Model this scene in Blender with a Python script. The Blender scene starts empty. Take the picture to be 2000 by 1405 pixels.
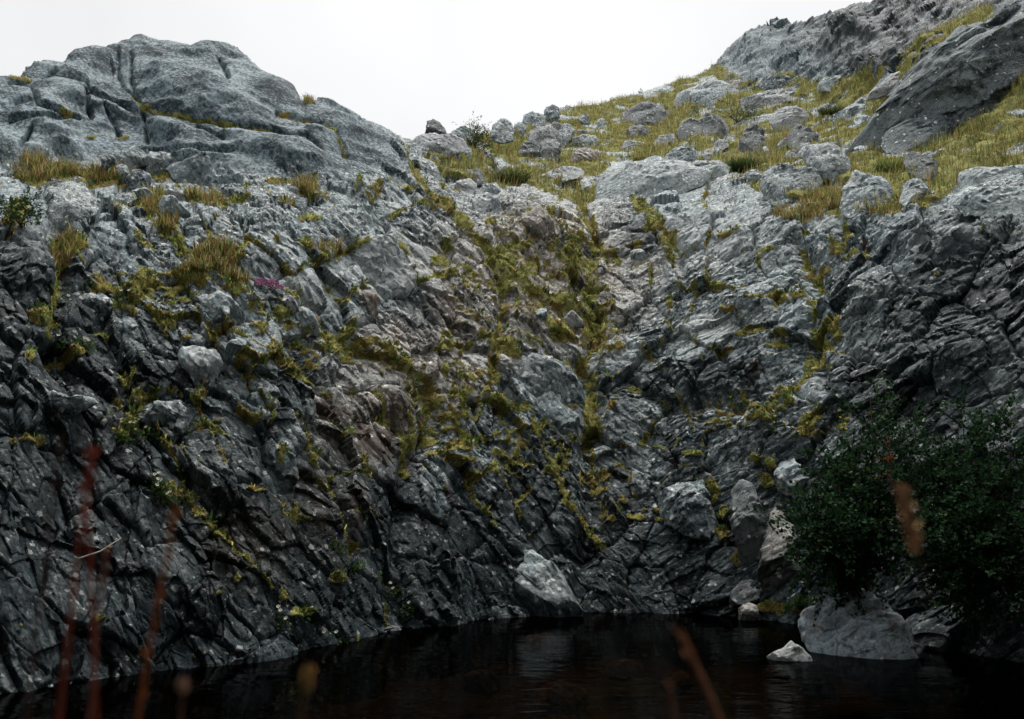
import bpy, math
import numpy as np

# ------------------------------------------------------------------ camera, sky, sun, exposure
scene = bpy.context.scene
COL = scene.collection
R = math.radians
W0, H0, F0 = 2000.0, 1405.0, 1963.0          # size of the photograph and focal length in its pixels
CAM_Z, PITCH = 1.3, R(7.0)
cam_d = bpy.data.cameras.new('camera')
cam_d.sensor_width = 36.0
cam_d.lens = 36.0 * F0 / W0
cam_d.clip_start = 0.05
cam_d.clip_end = 2000.0
cam_d.dof.use_dof = True
cam_d.dof.focus_distance = 11.5
cam_d.dof.aperture_fstop = 4.8
cam = bpy.data.objects.new('camera', cam_d)
cam.location = (0, 0, CAM_Z)
cam.rotation_euler = (R(90) + PITCH, 0, 0)
COL.objects.link(cam)
scene.camera = cam

SUN_EL, SUN_AZ = R(65), R(8)                 # soft sun behind cloud, over the crest
world = bpy.data.worlds.new('World')
scene.world = world
world.use_nodes = True
wn, wl = world.node_tree.nodes, world.node_tree.links
wn.clear()
w_out = wn.new('ShaderNodeOutputWorld')
w_bg = wn.new('ShaderNodeBackground')
w_bg.inputs['Strength'].default_value = 0.13
w_sky = wn.new('ShaderNodeTexSky')
w_sky.sky_type = 'NISHITA'
w_sky.sun_disc = False
w_sky.sun_elevation = SUN_EL
w_sky.sun_rotation = SUN_AZ
w_sky.dust_density = 4.0
w_hsv = wn.new('ShaderNodeHueSaturation')
w_hsv.inputs['Saturation'].default_value = 0.25
w_tc = wn.new('ShaderNodeTexCoord')
w_no = wn.new('ShaderNodeTexNoise')
w_no.inputs['Scale'].default_value = 1.6
w_no.inputs['Detail'].default_value = 4.0
w_mr = wn.new('ShaderNodeMapRange')
w_mr.inputs['From Min'].default_value = 0.3
w_mr.inputs['From Max'].default_value = 0.7
w_mr.inputs['To Min'].default_value = 1.72
w_mr.inputs['To Max'].default_value = 2.48
w_cl = wn.new('ShaderNodeVectorMath'); w_cl.operation = 'SCALE'
w_cl.inputs[0].default_value = (0.985, 0.99, 1.0)
w_mx = wn.new('ShaderNodeMix'); w_mx.data_type = 'RGBA'
w_mx.inputs['Factor'].default_value = 0.98
wl.new(w_sky.outputs[0], w_hsv.inputs['Color'])
wl.new(w_tc.outputs['Generated'], w_no.inputs['Vector'])
wl.new(w_no.outputs[0], w_mr.inputs['Value'])
wl.new(w_mr.outputs[0], w_cl.inputs['Scale'])
wl.new(w_hsv.outputs[0], w_mx.inputs[6])
wl.new(w_cl.outputs[0], w_mx.inputs[7])
wl.new(w_mx.outputs[2], w_bg.inputs['Color'])
wl.new(w_bg.outputs[0], w_out.inputs[0])

sun_d = bpy.data.lights.new('sun', 'SUN')
sun_d.energy = 1.5
sun_d.angle = R(28)
sun_d.color = (1.0, 0.985, 0.96)
sun = bpy.data.objects.new('sun', sun_d)
sun.rotation_euler = (R(90) - SUN_EL, 0, math.pi - SUN_AZ)
COL.objects.link(sun)

scene.view_settings.view_transform = 'Standard'
scene.view_settings.look = 'None'
scene.view_settings.exposure = 1.62
scene.view_settings.gamma = 1.0
scene.view_settings.use_curve_mapping = False
scene.cycles.use_adaptive_sampling = True
scene.cycles.adaptive_threshold = 0.03
scene.cycles.max_bounces = 4
scene.cycles.diffuse_bounces = 1
scene.cycles.glossy_bounces = 2
scene.cycles.transparent_max_bounces = 6

# ------------------------------------------------------------------ small tools
rng = np.random.default_rng(7)
f32 = np.float32

def tag(o, label=None, cat=None, group=None, kind=None):
    if label: o['label'] = label
    if cat: o['category'] = cat
    if group: o['group'] = group
    if kind: o['kind'] = kind
    return o

def mesh_np(name, V, quads=None, tris=None, attrs=None, smooth=True, sharp=None):
    """mesh from numpy arrays; attrs: name -> (N,) floats or (N,3) colours on points"""
    me = bpy.data.meshes.new(name)
    V = np.ascontiguousarray(V, f32)
    me.vertices.add(len(V)); me.vertices.foreach_set('co', V.ravel())
    nq = 0 if quads is None else len(quads)
    nt = 0 if tris is None else len(tris)
    idx, tot = [], []
    if nq: idx.append(np.asarray(quads, np.int32).ravel()); tot.append(np.full(nq, 4, np.int32))
    if nt: idx.append(np.asarray(tris, np.int32).ravel()); tot.append(np.full(nt, 3, np.int32))
    idx = np.concatenate(idx); tot = np.concatenate(tot)
    st = np.concatenate([[0], np.cumsum(tot)[:-1]]).astype(np.int32)
    me.loops.add(len(idx)); me.loops.foreach_set('vertex_index', idx)
    me.polygons.add(len(tot)); me.polygons.foreach_set('loop_start', st)
    me.update(calc_edges=True)
    me.polygons.foreach_set('use_smooth', np.full(len(tot), smooth, bool))
    for k, a in (attrs or {}).items():
        a = np.asarray(a, f32)
        if a.ndim == 1:
            at = me.attributes.new(k, 'FLOAT', 'POINT'); at.data.foreach_set('value', a)
        else:
            at = me.attributes.new(k, 'FLOAT_VECTOR', 'POINT'); at.data.foreach_set('vector', np.ascontiguousarray(a).ravel())
    me.validate()
    if sharp: me.set_sharp_from_angle(angle=R(sharp))
    return me

def obj(name, me, mat, parent=None):
    o = bpy.data.objects.new(name, me)
    if mat is not None and not me.materials: me.materials.append(mat)
    COL.objects.link(o)
    if parent: o.parent = parent
    return o

def empty(name, loc):
    o = bpy.data.objects.new(name, None)
    o.empty_display_size = 0.1
    o.location = loc
    COL.objects.link(o)
    return o

# ------------------------------------------------------------------ noise
_pr = np.random.default_rng(3)
PERM = np.concatenate([_pr.permutation(256)] * 3).astype(np.int32)
GR = _pr.normal(size=(256, 3)); GR = (GR / np.linalg.norm(GR, axis=1)[:, None]).astype(f32)
GX, GY, GZ = [np.ascontiguousarray(GR[:, i]) for i in range(3)]

def noise(x, y, z, seed=0):
    x = np.asarray(x, f32) + f32(seed * 17.31 + 300); y = np.asarray(y, f32) + f32(seed * 5.73 + 300); z = np.asarray(z, f32) + f32(seed * 9.17 + 300)
    xi = np.floor(x); yi = np.floor(y); zi = np.floor(z)
    fx, fy, fz = x - xi, y - yi, z - zi
    xi = xi.astype(np.int32) & 255; yi = yi.astype(np.int32) & 255; zi = zi.astype(np.int32) & 255
    u = fx * fx * fx * (fx * (fx * 6 - 15) + 10)
    v = fy * fy * fy * (fy * (fy * 6 - 15) + 10)
    w = fz * fz * fz * (fz * (fz * 6 - 15) + 10)
    out = 0
    for dx in (0, 1):
        px = PERM[xi + dx]
        wx = u if dx else 1 - u
        for dy in (0, 1):
            pxy = PERM[px + yi + dy]
            wy = v if dy else 1 - v
            for dz in (0, 1):
                h = PERM[pxy + zi + dz]
                g = GX[h] * (fx - dx) + GY[h] * (fy - dy) + GZ[h] * (fz - dz)
                out = out + g * wx * wy * (w if dz else 1 - w)
    return out * f32(1.5)

def fbm(x, y, z, oct=3, seed=0, gain=0.5):
    a, s, t = 1.0, 1.0, 0
    for i in range(oct):
        t = t + a * noise(x * s, y * s, z * s, seed + i)
        a *= gain; s *= 2.03
    return t

def ridged(x, y, z, oct=3, seed=0, gain=0.5):
    a, s, t = 1.0, 1.0, 0
    for i in range(oct):
        t = t + a * (1 - 2 * np.abs(noise(x * s, y * s, z * s, seed + i)))
        a *= gain; s *= 2.1
    return t

def sstep(a, b, x):
    t = np.clip((x - a) / (b - a), 0, 1)
    return t * t * (3 - 2 * t)

def cells(x, y, seed=0, jit=0.9):
    """jittered-grid Voronoi in the plane: F1, F2, cell hash, offset from the cell's seed"""
    xi = np.floor(x).astype(np.int32); yi = np.floor(y).astype(np.int32)
    F1 = np.full(x.shape, 9.0, f32); F2 = np.full(x.shape, 9.0, f32)
    ID = np.zeros(x.shape, np.int32); OX = np.zeros(x.shape, f32); OY = np.zeros(x.shape, f32)
    for dx in (-1, 0, 1):
        for dy in (-1, 0, 1):
            h = PERM[PERM[(xi + dx + seed * 13) & 255] + ((yi + dy) & 255)]
            jx = (GX[h] * 0.5 * jit + 0.5); jy = (GY[h] * 0.5 * jit + 0.5)
            ox = x - (xi + dx + jx); oy = y - (yi + dy + jy)
            d = np.sqrt(ox * ox + oy * oy).astype(f32)
            near = d < F1
            F2 = np.where(near, F1, np.minimum(F2, d))
            F1 = np.where(near, d, F1); ID = np.where(near, h, ID)
            OX = np.where(near, ox, OX); OY = np.where(near, oy, OY)
    return F1, F2, ID, OX, OY

def ray(px, py):
    """direction through a photo pixel, scaled to one metre of forward (Y) distance"""
    dx = (np.asarray(px, float) - W0 / 2) / F0; dy = (H0 / 2 - np.asarray(py, float)) / F0
    Y = math.cos(PITCH) - dy * math.sin(PITCH)
    return np.stack([dx / Y, np.ones_like(Y + dx), (math.sin(PITCH) + dy * math.cos(PITCH)) / Y + 0 * dx], -1)

def at(px, py, Y):
    r = ray(px, py)
    return r * np.asarray(Y, float)[..., None] + np.array([0, 0, CAM_Z])

def project(P):
    x, y, z = P[..., 0], P[..., 1], P[..., 2] - CAM_Z
    c, s = math.cos(PITCH), math.sin(PITCH)
    d = y * c + z * s
    u = -y * s + z * c
    return W0 / 2 + F0 * x / d, H0 / 2 - F0 * u / d

# ------------------------------------------------------------------ the shape of the hillside
# control columns: (photo x, water edge y, [(y, slope in degrees up to it) ...]); the skyline closes each column
CTRL = [
 (-420, 1400, [(1150, 58), (900, 52), (700, 50), (560, 50), (460, 38), (380, 28), (330, 30), (260, 40)]),
 (0,    1362, [(1120, 58), (900, 54), (700, 52), (560, 50), (450, 42), (370, 26), (320, 30), (230, 44)]),
 (250,  1318, [(1100, 56), (900, 50), (700, 50), (560, 48), (440, 36), (360, 27), (290, 38), (180, 44)]),
 (500,  1290, [(1100, 56), (900, 52), (700, 50), (550, 50), (440, 46), (370, 30), (280, 36), (190, 42)]),
 (750,  1238, [(1050, 54), (850, 50), (680, 48), (520, 48), (420, 46), (350, 36), (310, 33), (280, 30)]),
 (1000, 1206, [(1050, 52), (850, 48), (650, 46), (500, 44), (410, 40), (360, 24), (315, 24), (280, 26)]),
 (1150, 1197, [(1050, 50), (850, 47), (650, 46), (500, 44), (410, 40), (360, 23), (305, 24), (255, 26)]),
 (1300, 1198, [(1050, 52), (850, 49), (650, 47), (500, 45), (405, 38), (350, 25), (280, 24), (220, 26)]),
 (1500, 1212, [(1050, 54), (850, 52), (650, 50), (500, 46), (400, 38), (330, 25), (230, 25), (150, 33)]),
 (1750, 1256, [(1080, 54), (870, 53), (660, 52), (510, 48), (400, 40), (320, 26), (210, 28), (100, 42)]),
 (2000, 1296, [(1090, 55), (880, 54), (660, 53), (510, 50), (400, 42), (310, 28), (190, 36), (70, 44)]),
 (2420, 1360, [(1120, 56), (890, 55), (660, 54), (510, 50), (400, 44), (300, 32), (170, 40), (20, 46)]),
]
SKY = [(-420, 235), (-150, 200), (10, 162), (60, 145), (105, 128), (152, 110), (185, 117), (222, 123), (228, 108), (250, 97), (268, 84),
       (300, 87), (345, 96), (372, 100), (402, 91), (440, 105), (470, 118), (500, 138), (530, 160), (560, 188), (592, 212), (615, 214), (640, 206),
       (665, 213), (700, 232), (750, 252), (785, 268), (805, 272), (830, 268), (900, 265), (960, 262), (1010, 250), (1050, 234), (1095, 212), (1130, 210), (1180, 202),
       (1250, 182), (1300, 168), (1350, 152), (1400, 130), (1425, 103), (1450, 80), (1480, 60), (1510, 51), (1545, 54), (1580, 46), (1620, 34), (1660, 20), (1720, 4),
       (1800, -20), (1900, -50), (2050, -80), (2420, -150)]
NC_IN, NR = 960, 700
cpx = np.concatenate([np.linspace(-420, -24, 60)[:-1], np.linspace(-24, 2024, NC_IN), np.linspace(2024, 2420, 60)[1:]])
NC = len(cpx)
cx = np.array([c[0] for c in CTRL], float)

def smooth_interp(x, xp, fp):
    """Catmull-Rom through the control values (gentle, no kinks)"""
    fp = np.asarray(fp, float)
    m = np.gradient(fp, xp)
    k = np.clip(np.searchsorted(xp, x) - 1, 0, len(xp) - 2)
    h = xp[k + 1] - xp[k]; t = (x - xp[k]) / h
    return ((2*t**3 - 3*t**2 + 1) * fp[k] + (t**3 - 2*t**2 + t) * h * m[k] + (-2*t**3 + 3*t**2) * fp[k+1] + (t**3 - t**2) * h * m[k+1])

wl_y = smooth_interp(cpx, cx, [c[1] for c in CTRL])
sky_y = np.interp(cpx, [s[0] for s in SKY], [s[1] for s in SKY])
KP = len(CTRL[0][2])
ky = [wl_y] + [smooth_interp(cpx, cx, [c[2][k][0] for c in CTRL]) for k in range(KP)]
ks = [smooth_interp(cpx, cx, [c[2][k][1] for c in CTRL]) for k in range(KP)]
ky[-1] = np.maximum(ky[-1], sky_y + 14)
for k in range(KP - 1, 0, -1):
    ky[k] = np.maximum(ky[k], ky[k + 1] + 14)
ky.append(sky_y); ks.append(np.interp(cpx, [0, 600, 900, 1400, 1600], [40, 34, 26, 30, 38]))
tz = lambda px, py: ray(px, py)[..., 2]
kY = [-CAM_Z / tz(cpx, wl_y)]
kh = [np.zeros(NC)]
for k in range(1, KP + 2):
    t = tz(cpx, ky[k]); s = np.tan(np.radians(ks[k - 1]))
    s = np.maximum(s, t + 0.06)
    Y = (kh[-1] - kY[-1] * s - CAM_Z) / (t - s)
    kY.append(Y); kh.append(CAM_Z + Y * t)
ky, kY = np.array(ky), np.array(kY)
# smooth the depth sideways so that neighbouring columns agree
ker = np.hanning(61); ker /= ker.sum()
for k in range(len(kY)):
    e = np.pad(kY[k], 30, mode='edge'); kY[k] = np.convolve(e, ker, 'valid')
r = np.linspace(0, 1, NR)[:, None]
PY = wl_y[None] + (sky_y - wl_y)[None] * r                    # rows run evenly from the water edge to the skyline
Yg = np.zeros((NR, NC))
mY = np.zeros_like(kY)
mY[1:-1] = (kY[2:] - kY[:-2]) / (ky[2:] - ky[:-2]); mY[0] = (kY[1] - kY[0]) / (ky[1] - ky[0]); mY[-1] = (kY[-1] - kY[-2]) / (ky[-1] - ky[-2])
for k in range(len(ky) - 1):
    h = (ky[k + 1] - ky[k])[None]; t = (PY - ky[k][None]) / h
    val = (2*t**3 - 3*t**2 + 1) * kY[k] + (t**3 - 2*t**2 + t) * h * mY[k] + (-2*t**3 + 3*t**2) * kY[k+1] + (t**3 - t**2) * h * mY[k+1]
    sel = (t >= -1e-9) & (t <= 1 + 1e-9)
    Yg = np.where(sel, val, Yg)
PX = np.broadcast_to(cpx[None], PY.shape)
B = at(PX, PY, Yg)
# rows under water and rows behind the crest
fr = [B[0] + np.array([0, -d, -z]) * 1.0 for d, z in ((0.9, 0.75), (0.55, 0.55), (0.3, 0.33), (0.12, 0.15))]
bk = []
for d, z in ((0.35, 0.10), (0.9, 0.16), (1.8, 0.1), (4, -0.5), (9, -2.5), (18, -7)):
    bk.append(B[-1] + np.stack([B[-1][:, 0] * d / B[-1][:, 1], np.full(NC, d), np.full(NC, z)], -1))
B = np.concatenate([np.array(fr), B, np.array(bk)], 0)
PYx = np.concatenate([np.array([PY[0] + 40, PY[0] + 25, PY[0] + 14, PY[0] + 6]), PY, np.array([PY[-1] - 2.0 * i for i in range(1, 7)])], 0)
PXx = np.broadcast_to(cpx[None], PYx.shape)
NRT = B.shape[0]
du = np.gradient(B, axis=1); dv = np.gradient(B, axis=0)
N = np.cross(du, dv); N /= np.linalg.norm(N, axis=2)[..., None] + 1e-9
for _ in range(3):                                            # soften the normals over a few rows
    N[1:-1] = (N[:-2] + 2 * N[1:-1] + N[2:]) / 4; N[:, 1:-1] = (N[:, :-2] + 2 * N[:, 1:-1] + N[:, 2:]) / 4
N /= np.linalg.norm(N, axis=2)[..., None]
X, Yw, Z = [B[..., i].astype(f32) for i in range(3)]
px = PXx.astype(f32); py = PYx.astype(f32)
MPP = Yw / f32(F0)                                            # metres for one photo pixel at each point

# strata: along / across directions on the left limb and on the right limb of the fold
dn = np.array([0, -math.cos(R(48)), -math.sin(R(48))]); ex = np.array([1.0, 0, 0])
def limb(deg):
    a = ex * math.cos(R(deg)) + dn * math.sin(R(deg)); b = -ex * math.sin(R(deg)) + dn * math.cos(R(deg))
    return a, b, np.cross(a, b)
LIMB_L, LIMB_R = limb(54), limb(-24)
def coords(Lb, P): return [(P @ v).astype(f32) for v in Lb]
tL, sL, nL = coords(LIMB_L, B); tR, sR, nR = coords(LIMB_R, B)
wob = fbm(X * 0.9, Yw * 0.9, Z * 0.9, 2, 40)
side = sstep(1130, 1330, px + 60 * wob - 0.15 * (py - 700))

# ------------------------------------------------------------------ where things are (traced in photo pixels, laid on the hillside)
def blob(x, y, rx, ry, ang=0):
    c, s = math.cos(R(ang)), math.sin(R(ang))
    qx, qy = px - x, py - y
    u = (qx * c + qy * s) / rx; v = (-qx * s + qy * c) / ry
    return 1 - np.sqrt(u * u + v * v)                          # 1 in the middle, 0 on the rim

def near_line(pts, w):
    """1 on the traced line, falling to 0 at w pixels"""
    d = np.full(px.shape, 1e9, f32)
    for (x0, y0), (x1, y1) in zip(pts[:-1], pts[1:]):
        lx, ly = x1 - x0, y1 - y0; L = lx * lx + ly * ly + 1e-6
        t = np.clip(((px - x0) * lx + (py - y0) * ly) / L, 0, 1)
        d = np.minimum(d, np.hypot(px - x0 - t * lx, py - y0 - t * ly))
    return np.clip(1 - d / w, 0, 1)

def inside(poly):
    c = np.zeros(px.shape, bool)
    n = len(poly)
    for i in range(n):
        x0, y0 = poly[i]; x1, y1 = poly[(i + 1) % n]
        if y0 == y1: continue
        hit = ((py > y0) != (py > y1)) & (px < (x1 - x0) * (py - y0) / (y1 - y0) + x0)
        c ^= hit
    return c

edge_n = fbm(X * 3.1, Yw * 3.1, Z * 3.1, 3, 11)
fine_n = fbm(X * 11, Yw * 11, Z * 11, 2, 15)

MOSS = [  # x, y, half sizes, turn
 (1000,485,60,20,-15),(975,513,35,25,0),(1010,540,50,14,0),(986,551,25,20,0),(1122,510,22,35,-20),(1154,520,18,22,0),(1154,565,22,50,5),(1095,580,40,20,0),
 (1035,572,40,12,0),(1098,593,35,14,0),(1164,615,28,35,0),(1087,650,18,20,0),(1112,660,22,14,0),(982,667,30,25,0),(1000,690,22,18,0),(965,716,14,30,0),
 (863,681,35,9,-20),(902,684,8,15,0),(706,674,30,14,0),(675,705,22,12,0),(748,688,25,8,35),(790,716,22,15,0),(842,765,20,25,0),(846,786,24,20,0),
 (867,730,9,22,0),(909,810,16,12,0),(1000,790,50,16,15),(965,782,40,8,0),(1157,730,20,25,0),(1154,772,24,30,0),(1154,815,20,28,0),(1045,845,9,30,-20),
 (1070,922,30,13,20),(804,856,30,20,0),(790,887,15,25,0),(846,852,22,14,0),(891,877,30,14,15),(912,908,20,10,0),(1028,905,25,7,15),(744,831,22,9,20),
 (1206,656,25,9,0),(1210,688,14,8,0),(1238,761,20,7,0),(1252,870,16,6,0),(874,478,16,10,0),(860,509,22,12,0),(867,541,25,10,0),(902,551,10,6,0),
 (783,485,32,6,35),(692,481,25,7,-20),(657,495,12,15,0),(1140,426,25,8,35),(1168,458,9,30,-20),(1203,500,9,28,-25),(1245,482,11,8,0),(1304,465,22,13,0),
 (1276,440,17,18,0),(1248,409,11,25,-35),(895,426,9,20,-40),(870,405,26,7,25),(830,398,26,6,12),(1601,523,40,8,-8),(1671,499,35,9,0),(1636,488,16,22,0),
 (1657,464,13,20,0),(1398,558,22,9,0),(1468,649,35,9,-15),(1412,681,20,5,-20),(1430,614,18,6,0),(1482,593,25,6,-10),(1597,663,28,11,0),(1524,681,25,8,0),
 (1524,583,22,13,0),(1559,576,20,10,0),(1590,593,14,12,0),(1391,828,30,7,-15),(1482,800,70,8,5),(1496,821,30,10,0),(1538,765,30,11,0),(1587,835,22,30,20),
 (1643,828,14,25,0),(1475,898,22,13,0),(1510,912,12,14,0),(1307,593,6,16,0),(1430,457,30,5,-20),(1569,453,14,6,0),(1105,981,24,8,40),(1124,996,20,8,45),
 (1175,953,16,9,0),(1217,981,14,8,30),(1238,1009,18,9,0),(1280,995,25,9,0),(1290,1013,15,10,0),(1196,1016,16,6,0),(919,943,8,12,-40),(1415,1002,14,18,0),
 (1412,1041,16,18,0),(385,537,62,22,0),(465,551,42,15,0),(332,551,40,14,0),(462,569,35,11,0),(210,565,50,13,0),(273,565,35,16,0),(150,490,22,28,0),
 (122,485,18,40,0),(280,478,25,9,45),(623,509,36,9,0),(595,478,12,10,0),(577,572,14,6,0),(490,597,9,20,0),(546,615,18,17,0),(507,642,16,13,0),(556,646,18,7,0),
 (322,628,22,16,0),(364,670,14,5,-15),(413,656,9,18,-35),(539,688,28,8,50),(574,737,30,8,25),(497,737,25,9,0),(469,716,22,13,0),(679,709,22,8,0),
 (682,646,9,18,-20),(595,688,12,6,0),(126,677,50,16,0),(154,674,25,14,0),(245,737,20,22,0),(252,828,18,30,0),(238,852,22,13,0),(539,894,9,25,0),(591,873,9,25,0),
 (49,709,16,20,0),(332,960,25,24,0),(385,1002,20,18,0),(427,1034,18,13,0),(490,964,25,7,0),(553,1160,11,14,0),(588,1195,18,13,0),(647,936,14,10,0),(661,992,6,20,-25),
 (693,1072,7,14,0),(658,1132,18,11,0),(462,1132,7,10,0),(770,1185,14,18,-30),(210,364,70,11,0),(175,287,12,4,0),(238,288,20,4,0),(133,350,95,18,0),(297,402,35,28,0),
 (315,350,30,9,0),(458,395,36,7,0),(542,357,30,7,0),(602,378,25,18,0),(605,423,26,11,0),(378,385,25,11,0),(588,472,14,9,0),(119,241,16,3,15),
 (1395,960,10,30,0),(1500,1190,60,14,0),(1440,1090,16,20,0),(1500,940,16,14,0),(400,500,30,26,0),(440,500,40,24,0),(1355,895,20,6,0),(1630,640,16,30,0),(1575,700,12,30,0),
 (90,620,40,16,0),(60,860,30,14,0),(30,420,30,30,0),(320,440,30,20,45),(350,475,16,26,-30),(700,905,10,20,-20),(600,905,8,20,-20),(640,770,14,6,30),
]
SEAMS = [  # thin mossy joints: points, half width
 ([(265,205),(285,232),(330,240),(400,246),(480,258),(530,262)], 4), ([(545,226),(575,242),(600,249)], 5), ([(605,252),(650,272),(680,308)], 3),
 ([(785,300),(820,350),(850,390),(900,420),(945,480),(985,560)], 7), ([(1142,405),(1168,455),(1146,520),(1160,580),(1178,640),(1140,700),(1160,760),(1150,860)], 8),
 ([(940,470),(985,520),(980,580)], 9), ([(985,600),(970,690),(965,740)], 9), ([(1255,395),(1290,440),(1320,480)], 6), ([(1555,480),(1600,560),(1585,640),(1600,690),(1560,760)], 8),
 ([(560,570),(640,640),(700,690),(800,720)], 5), ([(840,740),(845,800),(870,815),(930,810)], 8), ([(600,850),(640,930),(665,1000),(690,1075)], 6), ([(540,690),(600,760)], 5),
 ([(1040,820),(1060,880),(1110,980),(1180,1060)], 6), ([(780,860),(800,920)], 8), ([(120,480),(110,560),(100,640)], 10), ([(20,165),(90,168)], 2), ([(440,640),(520,700),(590,745)], 4),
 ([(1160,850),(1160,960)], 4), ([(300,820),(340,900),(380,1000),(470,1080),(530,1150)], 4),
]
moss = np.full(px.shape, -9.0, f32)
for m in MOSS:
    moss = np.maximum(moss, blob(m[0], m[1], m[2] * .92, m[3] * .85, m[4]).astype(f32))
for pts, w in SEAMS:
    moss = np.maximum(moss, (near_line(pts, w * 1.9) - 0.45).astype(f32) * 1.2)
moss = sstep(-0.02, 0.26, moss + 0.42 * edge_n + 0.55 * fine_n)

wash = np.zeros(px.shape, f32)
for b in ((1040,550,190,170,0),(880,800,130,110,0),(1070,900,170,60,20),(700,690,120,40,20),(560,650,120,60,40),(1160,700,60,220,0),(300,560,160,50,0),(1470,800,140,50,0)):
    wash = np.maximum(wash, np.clip(blob(*b), 0, 1).astype(f32))
wash = sstep(.20, .38, .55 * edge_n + .75 * fine_n + .28 * np.sqrt(wash) - .10) * (wash > 0) * sstep(0, .25, wash)
moss = np.maximum(moss, .85 * wash.astype(f32))
SADDLE = [(815,292),(850,296),(905,286),(925,268),(990,262),(1040,244),(1100,218),(1180,200),(1250,184),(1330,160),(1405,128),(1435,158),(1490,168),(1540,148),(1600,165),
          (1690,150),(1760,110),(1850,70),(1930,20),(1990,60),(2420,40),(2420,420),(1960,330),(1880,345),(1840,400),(1740,430),(1640,428),(1560,400),(1500,385),(1420,345),
          (1380,322),(1290,312),(1200,318),(1165,350),(1170,392),(1110,405),(1060,372),(1000,366),(940,372),(905,372),(870,340),(850,318)]
gd = inside(SADDLE).astype(f32)
def blur(a, n):
    k = np.ones(2 * n + 1) / (2 * n + 1)
    a = np.apply_along_axis(lambda v: np.convolve(np.pad(v, n, mode='edge'), k, 'valid'), 0, a)
    return np.apply_along_axis(lambda v: np.convolve(np.pad(v, n, mode='edge'), k, 'valid'), 1, a).astype(f32)
gd = blur(gd, 5)
bare = sstep(.10, .26, fbm(X * .85, Yw * .85, Z * 1.6, 3, 19)) * sstep(.9, .5, blob(1250, 270, 190, 70))
turf = sstep(0.35, 0.65, gd + 0.22 * edge_n + 0.1 * fine_n - .9 * bare)
GRASSY = [(133,345,95,22),(60,335,50,25),(225,352,60,18),(430,500,55,30),(400,530,60,18),(470,545,40,12),(600,372,24,24),(640,492,40,14),(300,400,30,25),(420,395,30,12),(560,400,20,10),
          (380,385,26,10),(1640,395,90,26),(1560,420,60,14),(1760,405,70,16),(1700,430,60,8),(600,215,18,7),(120,500,22,45),(330,430,22,30)]
tall = np.zeros(px.shape, f32)
for g in GRASSY: tall = np.maximum(tall, blob(*g).astype(f32))
tall = sstep(0.05, 0.35, tall * (1 + 0.6 * edge_n))

# ------------------------------------------------------------------ macro relief
D = np.zeros(px.shape, f32)
BUMPS = [  # x, y, rx, ry, turn, metres
 (330,165,130,70,15,.35),(300,108,60,24,0,.12),(410,112,55,26,0,.10),(150,140,90,40,-15,.25),(110,205,110,36,5,.3),(80,260,90,30,15,.28),(110,300,90,22,0,.2),(210,240,60,34,15,.22),
 (340,270,80,26,10,.35),(500,290,130,34,12,.38),(560,320,110,22,8,.25),(450,200,110,40,30,.2),(530,185,40,40,50,.1),(660,250,90,30,28,.3),(760,300,70,40,35,.3),(390,320,60,18,-8,.2),
 (720,360,90,40,10,.22),(1480,90,70,36,-35,.5),(1560,110,80,40,-40,.5),(1650,70,80,40,-40,.5),(1720,120,70,40,-30,.35),(1850,140,120,70,-35,.55),(1800,260,70,30,-15,.35),(1690,60,60,30,0,.3),
 (60,550,70,110,-35,.35),(130,430,90,36,25,.25),(1270,350,110,34,-5,.22),(1500,700,80,60,0,.15),(1440,590,90,50,0,.2),(1700,570,110,50,-20,.2),(1860,470,160,60,-15,.25),(1330,740,80,40,25,.22),
 (1075,735,80,45,35,.25),(760,790,80,50,35,.25),(690,1010,60,110,-12,.25),(350,1150,150,110,0,.2),(620,990,50,120,-25,.15),(1850,700,140,90,-20,.2),(420,430,60,30,10,.15),(540,410,50,26,10,.15),
]
for x, y, rx, ry, a, h in BUMPS:
    b = np.clip(blob(x, y, rx, ry, a), 0, 1)
    D += (((.55 * h if x < 800 else h) if y < 330 else .5 * h) * b * b * (3 - 2 * b)).astype(f32)
GULLY = [([(1145,400),(1170,455),(1145,530),(1175,640),(1140,710),(1165,800),(1145,880),(1160,1000),(1125,1200)], 34, .22), ([(785,290),(850,395),(945,480),(985,570)], 18, .14),
 ([(985,590),(965,740),(1010,800)], 22, .14), ([(830,760),(850,850),(790,900),(780,1200)], 30, .22), ([(1255,395),(1320,480),(1340,560)], 16, .12),
 ([(1555,470),(1600,560),(1585,640),(1610,760)], 24, .2), ([(1240,760),(1300,800),(1420,775),(1440,790)], 26, .16), ([(1410,690),(1420,740)], 12, .1), ([(110,440),(120,560),(110,660),(150,720)], 30, .22),
 ([(600,840),(650,960),(690,1080)], 14, .16), ([(560,560),(700,690),(830,745)], 10, .1), ([(250,800),(340,900),(470,1080)], 12, .12), ([(860,900),(960,1040),(1010,1090)], 10, .1), ([(1640,430),(1655,500)], 14, .14)]
for pts, w, h in GULLY:
    g = near_line(pts, w); D -= (.62 * h * g * g * (3 - 2 * g)).astype(f32)
KN_CRACKS = [[(233,118),(230,150),(243,185),(268,206),(285,232),(330,241),(400,247),(480,258),(530,263),(600,278)], [(20,174),(88,168),(92,160),(118,156)], [(92,168),(165,176),(172,196),(164,212),(174,250)],
 [(540,226),(600,248),(650,272),(682,312),(690,322)], [(428,128),(447,176)], [(60,190),(72,226),(120,246),(150,250)], [(285,235),(292,290)], [(20,220),(70,215)], [(262,130),(258,170),(268,205)], [(165,200),(225,225),(262,232)], [(200,230),(235,280)], [(300,310),(400,318),(470,305)],
 [(20,245),(110,250),(125,250)], [(40,300),(60,265)], [(260,350),(300,330),(380,350),(470,348)], [(390,262),(440,285)], [(600,275),(640,310),(700,325)], [(700,245),(760,290)]]
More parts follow.
